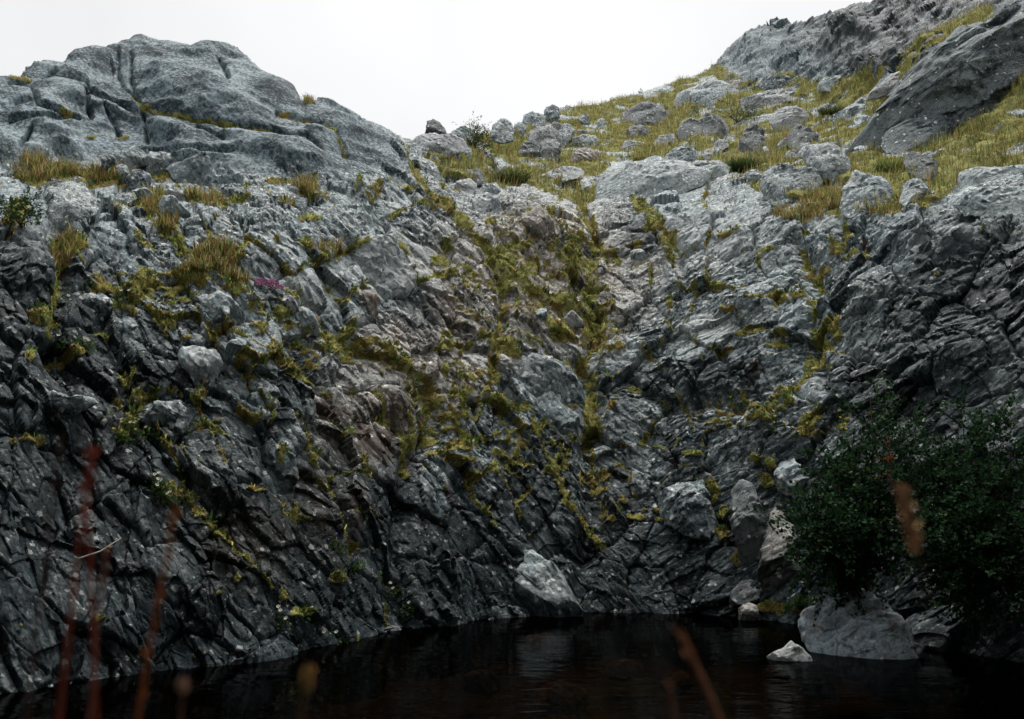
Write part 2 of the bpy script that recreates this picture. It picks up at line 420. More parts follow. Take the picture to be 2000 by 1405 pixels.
crack = np.zeros(px.shape, f32)
for pts in KN_CRACKS:
    jx = 5 * edge_n
    crack = np.maximum(crack, near_line(pts, 7).astype(f32))
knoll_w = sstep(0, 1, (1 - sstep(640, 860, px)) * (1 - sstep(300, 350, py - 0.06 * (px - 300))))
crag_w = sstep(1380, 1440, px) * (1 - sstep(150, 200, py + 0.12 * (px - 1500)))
# ------------------------------------------------------------------ joint blocks: traced block centres (photo pixels)
SEEDS = [(737,513),(811,485),(916,500),(940,545),(937,597),(720,590),(807,646),(870,600),(912,632),(765,670),(902,723),(940,690),(846,726),(744,737),(765,786),(671,737),(1045,735),(1095,745),(1052,646),(1122,632),
 (1035,800),(947,842),(1087,800),(1087,870),(874,817),(720,852),(702,800),(1031,506),(1080,530),(1140,490),(1227,506),(1245,548),(1297,537),(1210,576),(1262,625),(1315,597),(1192,695),(1262,747),(1315,720),(1227,828),
 (1315,852),(1192,898),(1122,900),(1273,905),(1422,478),(1531,492),(1604,481),(1433,520),(1342,527),(1489,569),(1387,600),(1398,646),(1485,615),(1545,600),(1685,565),(1825,520),(1685,632),(1860,646),(1755,705),(1335,702),
 (1405,712),(1510,723),(1433,758),(1597,758),(1720,740),(1912,730),(1387,817),(1545,817),(1405,863),(1482,852),(1352,870),(1545,870),(1800,840),(1947,828),(55,548),(168,492),(238,502),(196,530),(287,495),(308,465),(507,520),
 (560,481),(612,572),(682,537),(185,590),(245,646),(215,684),(315,667),(336,597),(360,650),(427,600),(392,709),(504,590),(560,590),(591,632),(612,674),(472,674),(647,716),(332,720),(304,752),(325,786),(350,822),(157,758),
 (87,782),(122,835),(462,772),(525,758),(567,779),(455,828),(577,842),(385,880),(472,887),(245,887),(647,870),(133,413),(35,367),(413,413),(507,402),(455,372),(560,388),(367,445),(437,441),(525,451),(647,420),(665,378),(630,462),
 (737,346),(765,380),(702,423),(807,447),(860,430),(937,423),(982,440),(1063,435),(1115,440),(1203,416),(1227,458),(1297,402),(1000,395),(1084,395),(1405,381),(1475,392),(1352,378),(1345,455),(1510,455),(1615,441),(1685,378),
 (1860,437),(1947,392),(1760,470),(350,1130),(472,1055),(525,1002),(612,985),(682,967),(227,967),(210,1030),(280,1002),(402,967),(238,1212),(402,1195),(490,1180),(595,1125),(702,1030),(737,1100),(727,1167),(846,967),(895,960),
 (965,950),(846,1055),(965,1080),(923,1034),(1052,978),(1087,1020),(895,1142),(982,1125),(860,1150),(1140,1090),(1157,1002),(1196,1030),(1245,985),(1227,1055),(1297,1062),(1192,1142),(1262,1142),(1245,940),(1210,932),(1340,1110),
 (1400,1110),(1365,1060),(1460,980),(1320,960),(140,1130),(80,960),(60,1060),(150,930),(330,915),(1700,930),(1850,950),(1650,1050),(1800,1080),(1950,1000),(1620,850),(1750,800),(1950,560),(1760,640),(1580,1000),(660,800),(620,900),
 (545,950),(300,1230),(560,1210),(640,1060),(1110,760),(1015,700),(985,870),(1010,930),(930,900)]
rs = np.random.default_rng(21)
for gx in np.arange(-400, 2440, 95):
    for gy in np.arange(20, 1420, 80):
        x, y = gx + rs.uniform(-35, 35), gy + rs.uniform(-30, 30)
        if x < -20 or x > 2010 or y < 330 or y > 1230:
            SEEDS.append((x, y))
SEEDS = np.array(SEEDS, float)
NS = len(SEEDS)
wx = fbm(X * 1.7, Yw * 1.7, Z * 1.7, 3, 51); wy = fbm(X * 1.7, Yw * 1.7, Z * 1.7, 3, 55)
qx = px + 11 * wx + 1.6 * fine_n; qy = py + 9 * wy - 1.6 * fine_n
S1 = np.full(px.shape, 1e9, f32); S2 = np.full(px.shape, 1e9, f32); SID = np.zeros(px.shape, np.int32)
SOX = np.zeros(px.shape, f32); SOY = np.zeros(px.shape, f32)
for i, (x, y) in enumerate(SEEDS):
    lr = float(np.clip((x - 1100) / 250, 0, 1))
    ang = (56 - 0.004 * (x - 600)) if lr < 0.5 else -22
    el = (1.9 if x < 1000 else 1.7) if lr < 0.5 else 1.35
    j0, j1 = np.searchsorted(cpx, [x - 330, x + 330])
    sl = (slice(None), slice(j0, j1))
    ox, oy = qx[sl] - f32(x), qy[sl] - f32(y)
    c, s = math.cos(R(ang)), math.sin(R(ang))
    u = (ox * c + oy * s) / f32(el); v = (-ox * s + oy * c)
    d = np.hypot(u, v).astype(f32)
    a1, a2 = S1[sl], S2[sl]
    nr = d < a1
    S2[sl] = np.where(nr, a1, np.minimum(a2, d)); S1[sl] = np.where(nr, d, a1)
    SID[sl] = np.where(nr, i, SID[sl]); SOX[sl] = np.where(nr, ox, SOX[sl]); SOY[sl] = np.where(nr, oy, SOY[sl])
slab_w = (1 - .28 * sstep(820, 1050, py)) * (1 - knoll_w) * (1 - 0.85 * turf) * (1 - 0.2 * crag_w) * (0.75 + 0.25 * sstep(330, 480, py))
far = np.clip(MPP / 0.0055, 0.5, 2.0)
g_s = rs.normal(0, 0.21, NS).astype(f32); g_t = rs.normal(0.08, 0.25, NS).astype(f32); g_o = rs.normal(0.0, 0.024, NS).astype(f32)
for i in range(NS):                                   # faces break mostly across the strata
    a_ = R(56 if SEEDS[i, 0] < 1190 else -22); ga, gb = rs.normal(.03, .09), rs.normal(.04, .15)
    g_s[i] = ga * math.cos(a_) - gb * math.sin(a_); g_t[i] = ga * math.sin(a_) + gb * math.cos(a_)
slab = g_o[SID] + np.clip((g_s[SID] * SOX + g_t[SID] * SOY) * MPP, -0.28, 0.28)
crk = np.clip(1 - (S2 - S1) / 9.0, 0, 1)
seam = sstep(.45, .85, np.clip(1 - (S2 - S1) / 15.0, 0, 1) * (.75 + .55 * edge_n + .5 * fine_n)) * sstep(-.15, .25, fbm(X * 1.3, Yw * 1.3, Z * 1.3, 2, 58)) * sstep(0, .3, blob(880, 640, 900, 480)) * (1 - knoll_w)
moss = np.maximum(moss, seam.astype(f32))
slab = slab - 0.035 * crk ** 1.5
D += slab * slab_w

# medium and small blocks follow the strata on each limb of the fold
def blocks(t, s, lt, ls, seed, ao, ag, cr):
    wt = 0.22 * noise(t * 3 / lt * .3, s * 3 / ls * .2, t * 0 + seed, seed + 60)
    F1, F2, ID, ox, oy = cells(t / lt + wt + 0.05 * fine_n, s / ls + 0.8 * wt + 0.05 * fine_n, seed)
    q = np.random.default_rng(seed + 100)
    o = q.normal(0, ao, 256).astype(f32); a = q.normal(0, ag, 256).astype(f32); b = q.normal(0, ag, 256).astype(f32)
    return o[ID] + np.clip(a[ID] * ox * lt + b[ID] * oy * ls, -3 * ao, 3 * ao) - cr * np.clip(1 - (F2 - F1) / 0.10, 0, 1)
pickm = fbm(X * .7, Yw * .7, Z * .7, 2, 66)
big_m = blocks(tL, sL, 1.15, .46, 5, .020, .13, .012) * (1 - side) + blocks(tR, sR, .95, .50, 6, .018, .12, .010) * side
fin_m = blocks(tL, sL, .40, .17, 1, .012, .17, .012) * (1 - side) + blocks(tR, sR, .40, .20, 2, .012, .15, .010) * side
mid = np.where(pickm > .02, big_m, fin_m) + .4 * np.where(pickm > .25, fin_m * 0, big_m)
sml = blocks(tL, sL, .20, .075, 3, .006, .16, .006) * (1 - side) + blocks(tR, sR, .17, .08, 4, .005, .14, .005) * side
mix_a = sstep(-0.5, 0.6, fbm(X * .8, Yw * .8, Z * .8, 2, 70))
D += mid * slab_w * (0.55 + 0.7 * mix_a) + sml * slab_w * (0.35 + 0.8 * (1 - mix_a))
def grooves(t, s, n_, kt, ks, seed, wd):
    return np.clip(1 - np.abs(noise(t * kt + .5 * wob, s * ks, n_ * kt, seed)) / wd, 0, 1)
gro = np.maximum(.016 * grooves(tL, sL, nL, .5, 2.6, 400, .045), .013 * grooves(tL, sL, nL, 1.6, 5.5, 404, .05)) * (1 - side) + .018 * grooves(tR, sR, nR, .8, 4.0, 408, .05) * side
gro = gro + .024 * grooves(Z, X + .25 * Z, Yw, .5, 1.7, 412, .035)
D -= gro * slab_w
folL = 0.008 * ridged(tL * 1.3, sL * 7, nL * 3, 2, 80) + 0.0035 * ridged(tL * 4, sL * 26, nL * 8, 2, 84)
folR = 0.014 * ridged(tR * 1.6, sR * 6 + 0.6 * wob, nR * 3, 2, 88) + 0.005 * ridged(tR * 4, sR * 22 + wob, nR * 8, 2, 92)
D += (folL * (1 - side) + folR * side) * (0.35 + 0.65 * slab_w) * (1 - 0.7 * turf)
D += (0.014 * fbm(X * 2.3, Yw * 2.3, Z * 2.3, 2, 96) + 0.003 * fine_n) * (1 - 0.2 * knoll_w)
kt = X * math.cos(.35) - Z * math.sin(.35); kz = X * math.sin(.35) + Z * math.cos(.35)
D += knoll_w * (0.10 * fbm(X * .75, Yw * .75, Z * 1.1, 2, 100) + 0.11 * ridged(kt * .35, kz * 1.25, Yw * .5, 2, 101) + 0.035 * ridged(X * 1.3, Yw * 1.3, Z * 2.6, 2, 104) + 0.002 * fbm(X * 18, Yw * 18, Z * 18, 2, 108))
D += crag_w * (0.13 * ridged(tR * .5, sR * 1.1, nR, 3, 110) + 0.05 * fbm(X * 3, Yw * 3, Z * 3, 2, 114))
D -= np.clip(crack, 0, 1) ** 1.3 * 0.14 * (0.55 + 0.6 * sstep(-.5, .5, edge_n))
# moss and turf lie over the rock in soft cushions
cush = np.clip(0.6 + 0.9 * fbm(X * 9, Yw * 9, Z * 9, 2, 118), 0, 1.6)
D += moss * (0.010 + 0.018 * cush) + turf * (0.17 * fbm(X * 1.4, Yw * 1.4, Z * 1.4, 2, 122) + 0.03 * cush)
D *= sstep(0, 1, np.clip((np.arange(NRT)[:, None] + 1) / 5, 0, 1)).astype(f32)
hoz = np.ones(NRT); hoz[-6:] = [.9, .8, .6, .4, .2, 0]
D *= hoz[:, None].astype(f32)
P = B + N * D[..., None]
# ------------------------------------------------------------------ rock tints, with shade, vignette and bright centre painted in
brown = np.zeros(px.shape, f32)
for b in ((720,830,150,150,0),(900,620,110,80,0),(640,1000,90,150,-15),(480,1060,140,110,0),(830,740,110,70,0),(1060,440,90,40,0),(930,560,70,60,0),(1050,540,300,200,0),(820,720,190,130,20)):  # wide centre blobs paint the warm lens flare into the colour
    brown = np.maximum(brown, np.clip(blob(*b), 0, 1).astype(f32))
brown = np.clip(1.6 * brown, 0, 1) * (0.85 + 0.35 * edge_n)
rust = np.zeros(px.shape, f32)
for b in ((1478,725,16,34,0),(875,965,8,24,0),(640,800,50,22,30),(705,860,24,60,-10),(1690,480,8,20,0),(740,880,26,44,0),(690,1000,10,60,0)):
    rust = np.maximum(rust, np.clip(blob(*b), 0, 1).astype(f32))
rust = sstep(0.0, .5, rust + 0.3 * fine_n * (rust > 0))
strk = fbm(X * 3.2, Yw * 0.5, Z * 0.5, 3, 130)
wet_shade = sstep(0.15, 0.75, 1.25 - 0.45 * B[..., 2].astype(f32) + 0.5 * strk + 0.2 * edge_n)  # damp rock by the water, carried higher up as painted shade
for b in ((1250,470,60,50),(1230,760,120,50),(1240,1000,200,90),(1420,730,110,50),(1900,600,200,200),(180,860,430,330),(80,600,240,220),(1930,860,400,330),(1000,1150,620,170),(420,1080,420,260),(1780,60,260,130),(1900,1260,330,240),(1650,1180,200,120)):  # broad blobs paint edge shade and vignette into the rock colour
    wet_shade = np.maximum(wet_shade, 0.95 * sstep(0, .5, np.clip(blob(*b), 0, 1) * (1 + .5 * strk + .4 * edge_n)))
wet_shade = np.maximum(wet_shade, .55 * sstep(0, .5, np.clip(blob(1900, 620, 270, 300), 0, 1) * (1 + .5 * strk + .5 * edge_n)))
tone = np.random.default_rng(5).uniform(0, 1, NS).astype(f32)[SID]
tone = (tone * (1 - .75 * knoll_w) * (1 - .9 * crag_w) + .18 * knoll_w - .35 * crag_w).astype(f32)  # crag darkened further: corner vignette put into its tone
pale = np.zeros(px.shape, f32)
for b in ((737,513,130,70,0),(1227,462,60,18,0),(1110,430,90,40,0),(1400,480,180,90,0),(900,490,90,60,0),(610,560,110,60,0),(1250,540,80,60,0),(325,795,60,16,0),(1380,640,60,30,0),(100,785,50,14,0),(1850,470,120,40,-10)):
    pale = np.maximum(pale, np.clip(blob(*b), 0, 1).astype(f32))
pale = np.clip(np.clip(1.5 * pale, 0, 1) + .7 * np.clip(blob(1030, 560, 560, 300), 0, 1) * (1 + edge_n), 0, 1).astype(f32)  # large centre blob paints the brighter light into the rock colour
ATTR = dict(moss=moss, turf=turf, side=side, brown=brown, rust=rust, wet_shade=wet_shade.astype(f32), tone=tone, pale=pale, tall=tall, smooth=np.clip(knoll_w + crag_w, 0, 1).astype(f32))

# ------------------------------------------------------------------ materials
class Nodes:
    def __init__(s, name):
        s.m = bpy.data.materials.new(name); s.m.use_nodes = True
        s.t = s.m.node_tree; s.n = s.t.nodes; s.l = s.t.links; s.n.clear()
        s.out = s.n.new('ShaderNodeOutputMaterial')
    def set(s, sock, v):
        if hasattr(v, 'is_output'): s.l.new(v, sock)
        else: sock.default_value = v
    def attr(s, name, vec=False):
        a = s.n.new('ShaderNodeAttribute'); a.attribute_name = name
        return a.outputs['Vector' if vec else 'Fac']
    def pos(s): return s.n.new('ShaderNodeNewGeometry').outputs['Position']
    def math(s, op, a, b=0.0, clamp=False):
        m = s.n.new('ShaderNodeMath'); m.operation = op; m.use_clamp = clamp
        s.set(m.inputs[0], a); s.set(m.inputs[1], b); return m.outputs[0]
    def vmath(s, op, a, b=(0, 0, 0)):
        m = s.n.new('ShaderNodeVectorMath'); m.operation = op
        s.set(m.inputs[0], a); s.set(m.inputs[1], b)
        return m.outputs['Value' if op == 'DOT_PRODUCT' else 'Vector']
    def xyz(s, x, y, z):
        c = s.n.new('ShaderNodeCombineXYZ')
        for i, v in enumerate((x, y, z)): s.set(c.inputs[i], v)
        return c.outputs[0]
    def noise(s, vec, scale, detail=3.0, rough=0.55, dist=0.0):
        n = s.n.new('ShaderNodeTexNoise'); s.set(n.inputs['Vector'], vec)
        n.inputs['Scale'].default_value = scale; n.inputs['Detail'].default_value = detail
        n.inputs['Roughness'].default_value = rough; n.inputs['Distortion'].default_value = dist
        return n.outputs[0]
    def voro(s, vec, scale, feature='F1'):
        n = s.n.new('ShaderNodeTexVoronoi'); n.feature = feature; s.set(n.inputs['Vector'], vec); n.inputs['Scale'].default_value = scale
        return n.outputs['Distance'], n.outputs['Color'] if feature != 'DISTANCE_TO_EDGE' else None
    def ramp(s, v, a, b, lo=0.0, hi=1.0):
        m = s.n.new('ShaderNodeMapRange'); m.interpolation_type = 'SMOOTHSTEP'
        s.set(m.inputs[0], v); m.inputs[1].default_value = a; m.inputs[2].default_value = b
        m.inputs[3].default_value = lo; m.inputs[4].default_value = hi
        return m.outputs[0]
    def mix(s, f, a, b):
        m = s.n.new('ShaderNodeMix'); m.data_type = 'RGBA'
        s.set(m.inputs[0], f)
        for i, v in ((6, a), (7, b)):
            s.set(m.inputs[i], v if hasattr(v, 'is_output') else (*v, 1.0))
        return m.outputs[2]
    def mixf(s, f, a, b):
        m = s.n.new('ShaderNodeMix'); s.set(m.inputs[0], f); s.set(m.inputs[2], a); s.set(m.inputs[3], b); return m.outputs[0]
    def bump(s, h, strength, dist, normal=None):
        b = s.n.new('ShaderNodeBump'); s.set(b.inputs['Height'], h); b.inputs['Strength'].default_value = strength; b.inputs['Distance'].default_value = dist
        if normal: s.l.new(normal, b.inputs['Normal'])
        return b.outputs[0]
    def bsdf(s, color, rough, normal=None, spec=0.4, **kw):
        p = s.n.new('ShaderNodeBsdfPrincipled')
        s.set(p.inputs['Base Color'], color if hasattr(color, 'is_output') else (*color, 1)); s.set(p.inputs['Roughness'], rough)
        s.set(p.inputs['Specular IOR Level'], spec)
        if normal: s.l.new(normal, p.inputs['Normal'])
        for k, v in kw.items(): s.set(p.inputs[k], v)
        s.l.new(p.outputs[0], s.out.inputs[0])
        return p

def rock_material(name, dark=(.017, .036, .043), light=(.232, .294, .318), lichen=(.52, .52, .49), amt=1.0, stain=(.050, .025, .013), stain_amt=0.0, moss_c=True, speck=1.0, gloss=0.0):
    S = Nodes(name)
    p = S.pos()
    def fol(Lb, kt, ks, kn):
        return S.xyz(*[S.math('MULTIPLY', S.vmath('DOT_PRODUCT', p, tuple(v)), k) for v, k in zip(Lb, (kt, ks, kn))])
    sd = S.math('GREATER_THAN', S.attr('side'), .5)
    mv = S.n.new('ShaderNodeMix'); mv.data_type = 'VECTOR'
    S.set(mv.inputs[0], sd); S.l.new(fol(LIMB_L, 1, 9, 4), mv.inputs[4]); S.l.new(fol(LIMB_R, 1.3, 9, 4), mv.inputs[5])
    fv = mv.outputs[1]
    f1 = S.noise(fv, 2.2, 4, .62, .7)
    big = S.noise(p, 1.3, 3, .6)
    med = S.noise(p, 7.0, 3, .65)
    mot = S.noise(p, 20, 4, .72)
    fin = S.noise(p, 70.0, 2, .7)
    tone = S.math('MULTIPLY', S.math('SUBTRACT', S.attr('tone'), .5), .22)
    v = S.math('ADD', S.math('MULTIPLY', f1, .9), S.math('MULTIPLY', big, .7))
    v = S.math('ADD', v, S.math('MULTIPLY', med, .5))
    v = S.math('ADD', v, S.math('MULTIPLY', mot, .55))
    v = S.math('ADD', v, S.math('MULTIPLY', S.math('SUBTRACT', fin, .5), .45))
    v = S.math('ADD', v, tone)
    v = S.math('ADD', v, S.math('MULTIPLY', S.attr('pale'), .21))
    vr = S.ramp(v, 1.17, 1.50)
    base = S.mix(vr, dark, light)
    base = S.mix(S.math('MULTIPLY', S.attr('pale'), S.math('MULTIPLY', vr, .36)), base, (.50, .51, .50))
    # greenish drifts in the gneiss, brown-weathered fields, painted warm flare in the centre
    base = S.mix(S.ramp(big, .5, .66, 0, .35), base, (.075, .115, .110))
    base = S.mix(S.math('MULTIPLY', S.attr('brown'), .85, True), base, S.mix(vr, (.075, .054, .040), (.40, .315, .25)))
    up = S.n.new('ShaderNodeSeparateXYZ'); S.l.new(S.n.new('ShaderNodeNewGeometry').outputs['Normal'], up.inputs[0])
    upz = S.ramp(up.outputs[2], .25, .85)
    # crustose lichen: pale on weathered tops, black flecks, white rosettes
    lf = S.math('MULTIPLY', S.ramp(S.math('ADD', mot, S.math('MULTIPLY', big, .35)), .64, .80), S.math('ADD', .35, S.math('MULTIPLY', upz, .65)))
    lf = S.math('MULTIPLY', lf, S.math('ADD', .75 * amt, S.math('MULTIPLY', S.attr('pale'), .5)), True)
    base = S.mix(lf, base, lichen)
    base = S.mix(S.math('MULTIPLY', S.ramp(mot, .42, .33, 0, .55), S.math('SUBTRACT', 1, S.math('MULTIPLY', S.attr('smooth'), .6))), base, (.030, .033, .035))
    d, c = S.voro(p, 17)
    csep = S.n.new('ShaderNodeSeparateColor'); S.l.new(c, csep.inputs[0])
    rad = S.math('MULTIPLY', S.math('MULTIPLY', csep.outputs[0], csep.outputs[0]), .47)
    sp = S.math('MULTIPLY', S.math('LESS_THAN', S.math('ADD', d, S.math('MULTIPLY', S.math('SUBTRACT', fin, .5), .7)), rad), S.math('GREATER_THAN', csep.outputs[1], 1 - .60 * speck))
    sp = S.math('MULTIPLY', sp, S.ramp(med, .36, .52))
    sm = S.attr('smooth')
    sp = S.math('MULTIPLY', sp, S.math('SUBTRACT', 1, S.math('MULTIPLY', sm, .9)))
    # hairline joints along the strata
    dw = S.vmath('ADD', S.vmath('MULTIPLY', fv, (2.0, .55, .6)), S.vmath('MULTIPLY', S.xyz(med, mot, big), (.5, .35, .3)))
    ce, _ = S.voro(dw, 1.25, 'DISTANCE_TO_EDGE')
    hair = S.math('MULTIPLY', S.ramp(ce, .030, .004), S.math('MULTIPLY', S.ramp(big, .40, .54), S.math('SUBTRACT', 1, S.math('MULTIPLY', sm, .8))))
    base = S.mix(S.math('MULTIPLY', hair, .65), base, (.012, .014, .014))
    # iron stains, then seepage and painted shade
    rs_ = S.math('MULTIPLY', S.attr('rust'), .8)
    if stain_amt: rs_ = S.math('MAXIMUM', rs_, S.ramp(S.math('ADD', med, S.math('MULTIPLY', mot, .5)), .80, .90, 0, stain_amt))
    base = S.mix(rs_, base, stain)
    wet_shade_f = S.math('MULTIPLY', S.attr('wet_shade'), S.ramp(f1, .35, .6, .62, 1))
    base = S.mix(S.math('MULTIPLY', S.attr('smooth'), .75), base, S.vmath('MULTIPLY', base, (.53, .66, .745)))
    base = S.mix(S.math('MULTIPLY', wet_shade_f, .97), base, S.vmath('MULTIPLY', base, (.040, .070, .085)))
    base = S.mix(S.math('MULTIPLY', sp, S.mixf(wet_shade_f, .95, .32)), base, (.72, .73, .70))
    rough = S.mixf(wet_shade_f, .82 - gloss, S.ramp(med, .35, .65, .5, .72))
    nrm = S.bump(S.noise(p, 42, 4, .75), .8, .016)
    if moss_c:
        mo = S.attr('moss'); tu = S.attr('turf')
        n1 = med; n2 = fin
        mc = S.mix(S.ramp(n1, .35, .62), (.11, .118, .042), (.33, .315, .105))
        mc = S.mix(S.ramp(big, .47, .58, 0, .75), mc, (.17, .105, .035))
        mc = S.mix(S.ramp(n2, .45, .75, 0, .6), mc, (.44, .42, .15))
        mc = S.mix(S.ramp(n2, .5, .3, 0, .7), mc, (.022, .022, .008))
        tc = S.mix(S.ramp(n1, .35, .65), (.13, .135, .045), (.31, .30, .11))
        tc = S.mix(S.ramp(n2, .55, .3, 0, .7), tc, (.035, .03, .012))
        mc = S.mix(tu, mc, tc)
        cov = S.math('MAXIMUM', mo, tu)
        cov = S.ramp(S.math('ADD', cov, S.math('MULTIPLY', S.math('SUBTRACT', n2, .5), .5)), .35, .6)
        base = S.mix(cov, base, mc)
        rough = S.mixf(cov, rough, .95)
        S.bsdf(base, rough, nrm, S.mixf(cov, S.mixf(wet_shade_f, .3, .10), .04))
    else:
        S.bsdf(base, rough, nrm)
    return S.m

M_ROCK = rock_material('bedrock')
# ------------------------------------------------------------------ cut the hillside into its pieces
def quad_idx(nr, nc):
    i = np.arange(nr * nc).reshape(nr, nc)
    return np.stack([i[:-1, :-1], i[:-1, 1:], i[1:, 1:], i[1:, :-1]], -1).reshape(-1, 4)
Q = quad_idx(NRT, NC)
cen = lambda a: (a[:-1, :-1] + a[1:, 1:]).ravel() * .5
f_kn, f_cr, f_tu, f_mo = cen(knoll_w) > .5, cen(crag_w) > .5, cen(turf) > .5, cen(moss) > .5
row = np.repeat(np.arange(NRT - 1), NC - 1)
f_tu = (f_tu | ((row > NRT - 60) & (cen(px) > 800))) & ~f_cr & ~f_kn
f_sid = SID[:-1, :-1].ravel()
f_px, f_py = cen(px), cen(py)
f_sid_c = np.where(f_mo | (f_px < -30) | (f_px > 2030) | (row < 6), -1, f_sid)
region = np.where(f_kn, 1, np.where(f_cr, 2, np.where(f_tu, 3, 0)))
PV = P.reshape(-1, 3)
AV = {k: np.ascontiguousarray(v).ravel() for k, v in ATTR.items()}
def piece(name, faces, parent=None):
    u, inv = np.unique(faces.ravel(), return_inverse=True)
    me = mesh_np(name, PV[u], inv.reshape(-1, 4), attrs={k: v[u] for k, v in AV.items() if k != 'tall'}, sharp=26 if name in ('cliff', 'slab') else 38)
    return obj(name, me, M_ROCK, parent)
cl = (region == 0)
cnt = np.bincount(f_sid_c[cl & (f_sid_c >= 0)], minlength=NS)
small = np.isin(f_sid_c, np.where(cnt < 250)[0])
f_sid_c = np.where(small, -1, f_sid_c)
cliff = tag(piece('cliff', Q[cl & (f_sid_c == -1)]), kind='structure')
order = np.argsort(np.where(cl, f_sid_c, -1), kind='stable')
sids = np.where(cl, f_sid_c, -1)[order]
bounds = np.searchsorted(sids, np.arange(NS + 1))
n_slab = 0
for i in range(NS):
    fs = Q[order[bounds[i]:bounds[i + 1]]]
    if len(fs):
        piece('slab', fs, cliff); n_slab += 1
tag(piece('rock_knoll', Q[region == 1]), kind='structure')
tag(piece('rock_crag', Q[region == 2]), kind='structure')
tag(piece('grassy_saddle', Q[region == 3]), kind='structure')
print('slabs', n_slab, 'quads', len(Q))

# visible surface by photo pixel, to set things down on the ground
qpx, qpy = project(PV)
CELL = 3.0
GW, GH = int(2600 / CELL), int(1700 / CELL)
gi = np.clip(((qpx + 300) / CELL).astype(int), 0, GW - 1); gj = np.clip(((qpy + 150) / CELL).astype(int), 0, GH - 1)
zb = np.full(GW * GH, 1e9); np.minimum.at(zb, gj * GW + gi, PV[:, 1])
zb = zb.reshape(GH, GW)
def depth(x, y, rad=2):
    j, i = int((y + 150) / CELL), int((x + 300) / CELL)
    w = zb[max(j - rad, 0):j + rad + 1, max(i - rad, 0):i + rad + 1]
    w = w[w < 1e8]
    return float(np.median(w)) if len(w) else 20.0
def ground(x, y): return at(x, y, depth(x, y))

# ------------------------------------------------------------------ stream, its bed, the near bank, the added shade wall
def sheet(x0, x1, y0, y1, nx, ny, zf):
    gx, gy = np.meshgrid(np.linspace(x0, x1, nx), np.linspace(y0, y1, ny))
    gz = zf(gx, gy)
    return np.stack([gx, gy, gz], -1).reshape(-1, 3), quad_idx(ny, nx)
S = Nodes('stream_bed')
p = S.pos(); n1 = S.noise(p, 5, 4, .6); n2 = S.noise(p, 30, 3)
S.bsdf(S.mix(S.ramp(n2, .4, .7, 0, .5), S.mix(S.ramp(n1, .35, .65), (.008, .006, .004), (.045, .028, .015)), (.11, .08, .05)), .8, S.bump(n2, .6, .02))
M_BED = S.m
V, q = sheet(-14, 14, -12, 13.5, 420, 340, lambda x, y: -0.42 + 0.10 * fbm(x * 1.2, y * 1.2, x * 0, 2, 140) + 0.07 * np.clip(fbm(x * 4, y * 4, x * 0, 2, 142), -.2, 1) + 0.0 * y)
tag(obj('stream_bed', mesh_np('stream_bed', V, q), M_BED), kind='structure')
S = Nodes('stream_water')
p = S.pos()
rip = S.noise(S.vmath('MULTIPLY', p, (1.0, 2.2, 1)), 3.0, 3, .5, .4)
nb = S.bump(rip, .12, .05)
tr = S.n.new('ShaderNodeBsdfTransparent'); tr.inputs[0].default_value = (.17, .12, .075, 1)
gl = S.n.new('ShaderNodeBsdfGlossy'); gl.inputs['Roughness'].default_value = .04; S.l.new(nb, gl.inputs['Normal'])
gl.inputs['Color'].default_value = (.22, .24, .25, 1)
fr_ = S.n.new('ShaderNodeFresnel'); fr_.inputs[0].default_value = 1.33; S.l.new(nb, fr_.inputs['Normal'])
ms = S.n.new('ShaderNodeMixShader'); S.l.new(fr_.outputs[0], ms.inputs[0]); S.l.new(tr.outputs[0], ms.inputs[1]); S.l.new(gl.outputs[0], ms.inputs[2])
S.l.new(ms.outputs[0], S.out.inputs[0])
M_WATER = S.m
V, q = sheet(-14, 14, -12, 13.5, 120, 110, lambda x, y: 0.006 * fbm(x * 1.5, y * 2.5, x * 0, 2, 150))
tag(obj('stream', mesh_np('stream', V, q), M_WATER), kind='structure')
# the near bank where the photographer stands, and an unseen wall added to shade the lower cliff
S = Nodes('shaded_bank')
p = S.pos(); n1 = S.noise(p, 1.2, 5, .65)
S.bsdf(S.mix(S.ramp(n1, .35, .65), (.018, .020, .014), (.06, .06, .045)), .9, S.bump(S.noise(p, 6, 4), .8, .2))
M_BANK = S.m
V, q = sheet(-13, 13, -11, 1.5, 90, 60, lambda x, y: np.where(y > 1.2, -.5, .42 - .10 * (y - -0.5).clip(0, 9)) + .08 * fbm(x * .9, y * .9, x * 0, 3, 155))
tag(obj('near_bank', mesh_np('near_bank', V, q), M_BANK), kind='structure')
WALL_H = 19.0
ua = np.linspace(R(172), R(368), 150)
hh = np.concatenate([[-.6], np.linspace(0, 1, 40) ** .9 * WALL_H])
A, Hh = np.meshgrid(ua, hh)
rad_x, rad_y = 6.8 + .05 * Hh, 5.2 + .08 * Hh
wn_ = fbm(A * 3, Hh * .35, A * 0, 4, 160)
V = np.stack([(rad_x + .9 * wn_) * np.cos(A), 3.5 + (rad_y + .9 * wn_) * np.sin(A), Hh * (1 + .45 * np.abs(np.cos(A)) + .10 * np.sin(A * 5 + 1) + .1 * wn_)], -1)
tag(obj('shade_wall', mesh_np('shade_wall', V.reshape(-1, 3), quad_idx(*A.shape)), M_BANK), kind='structure')
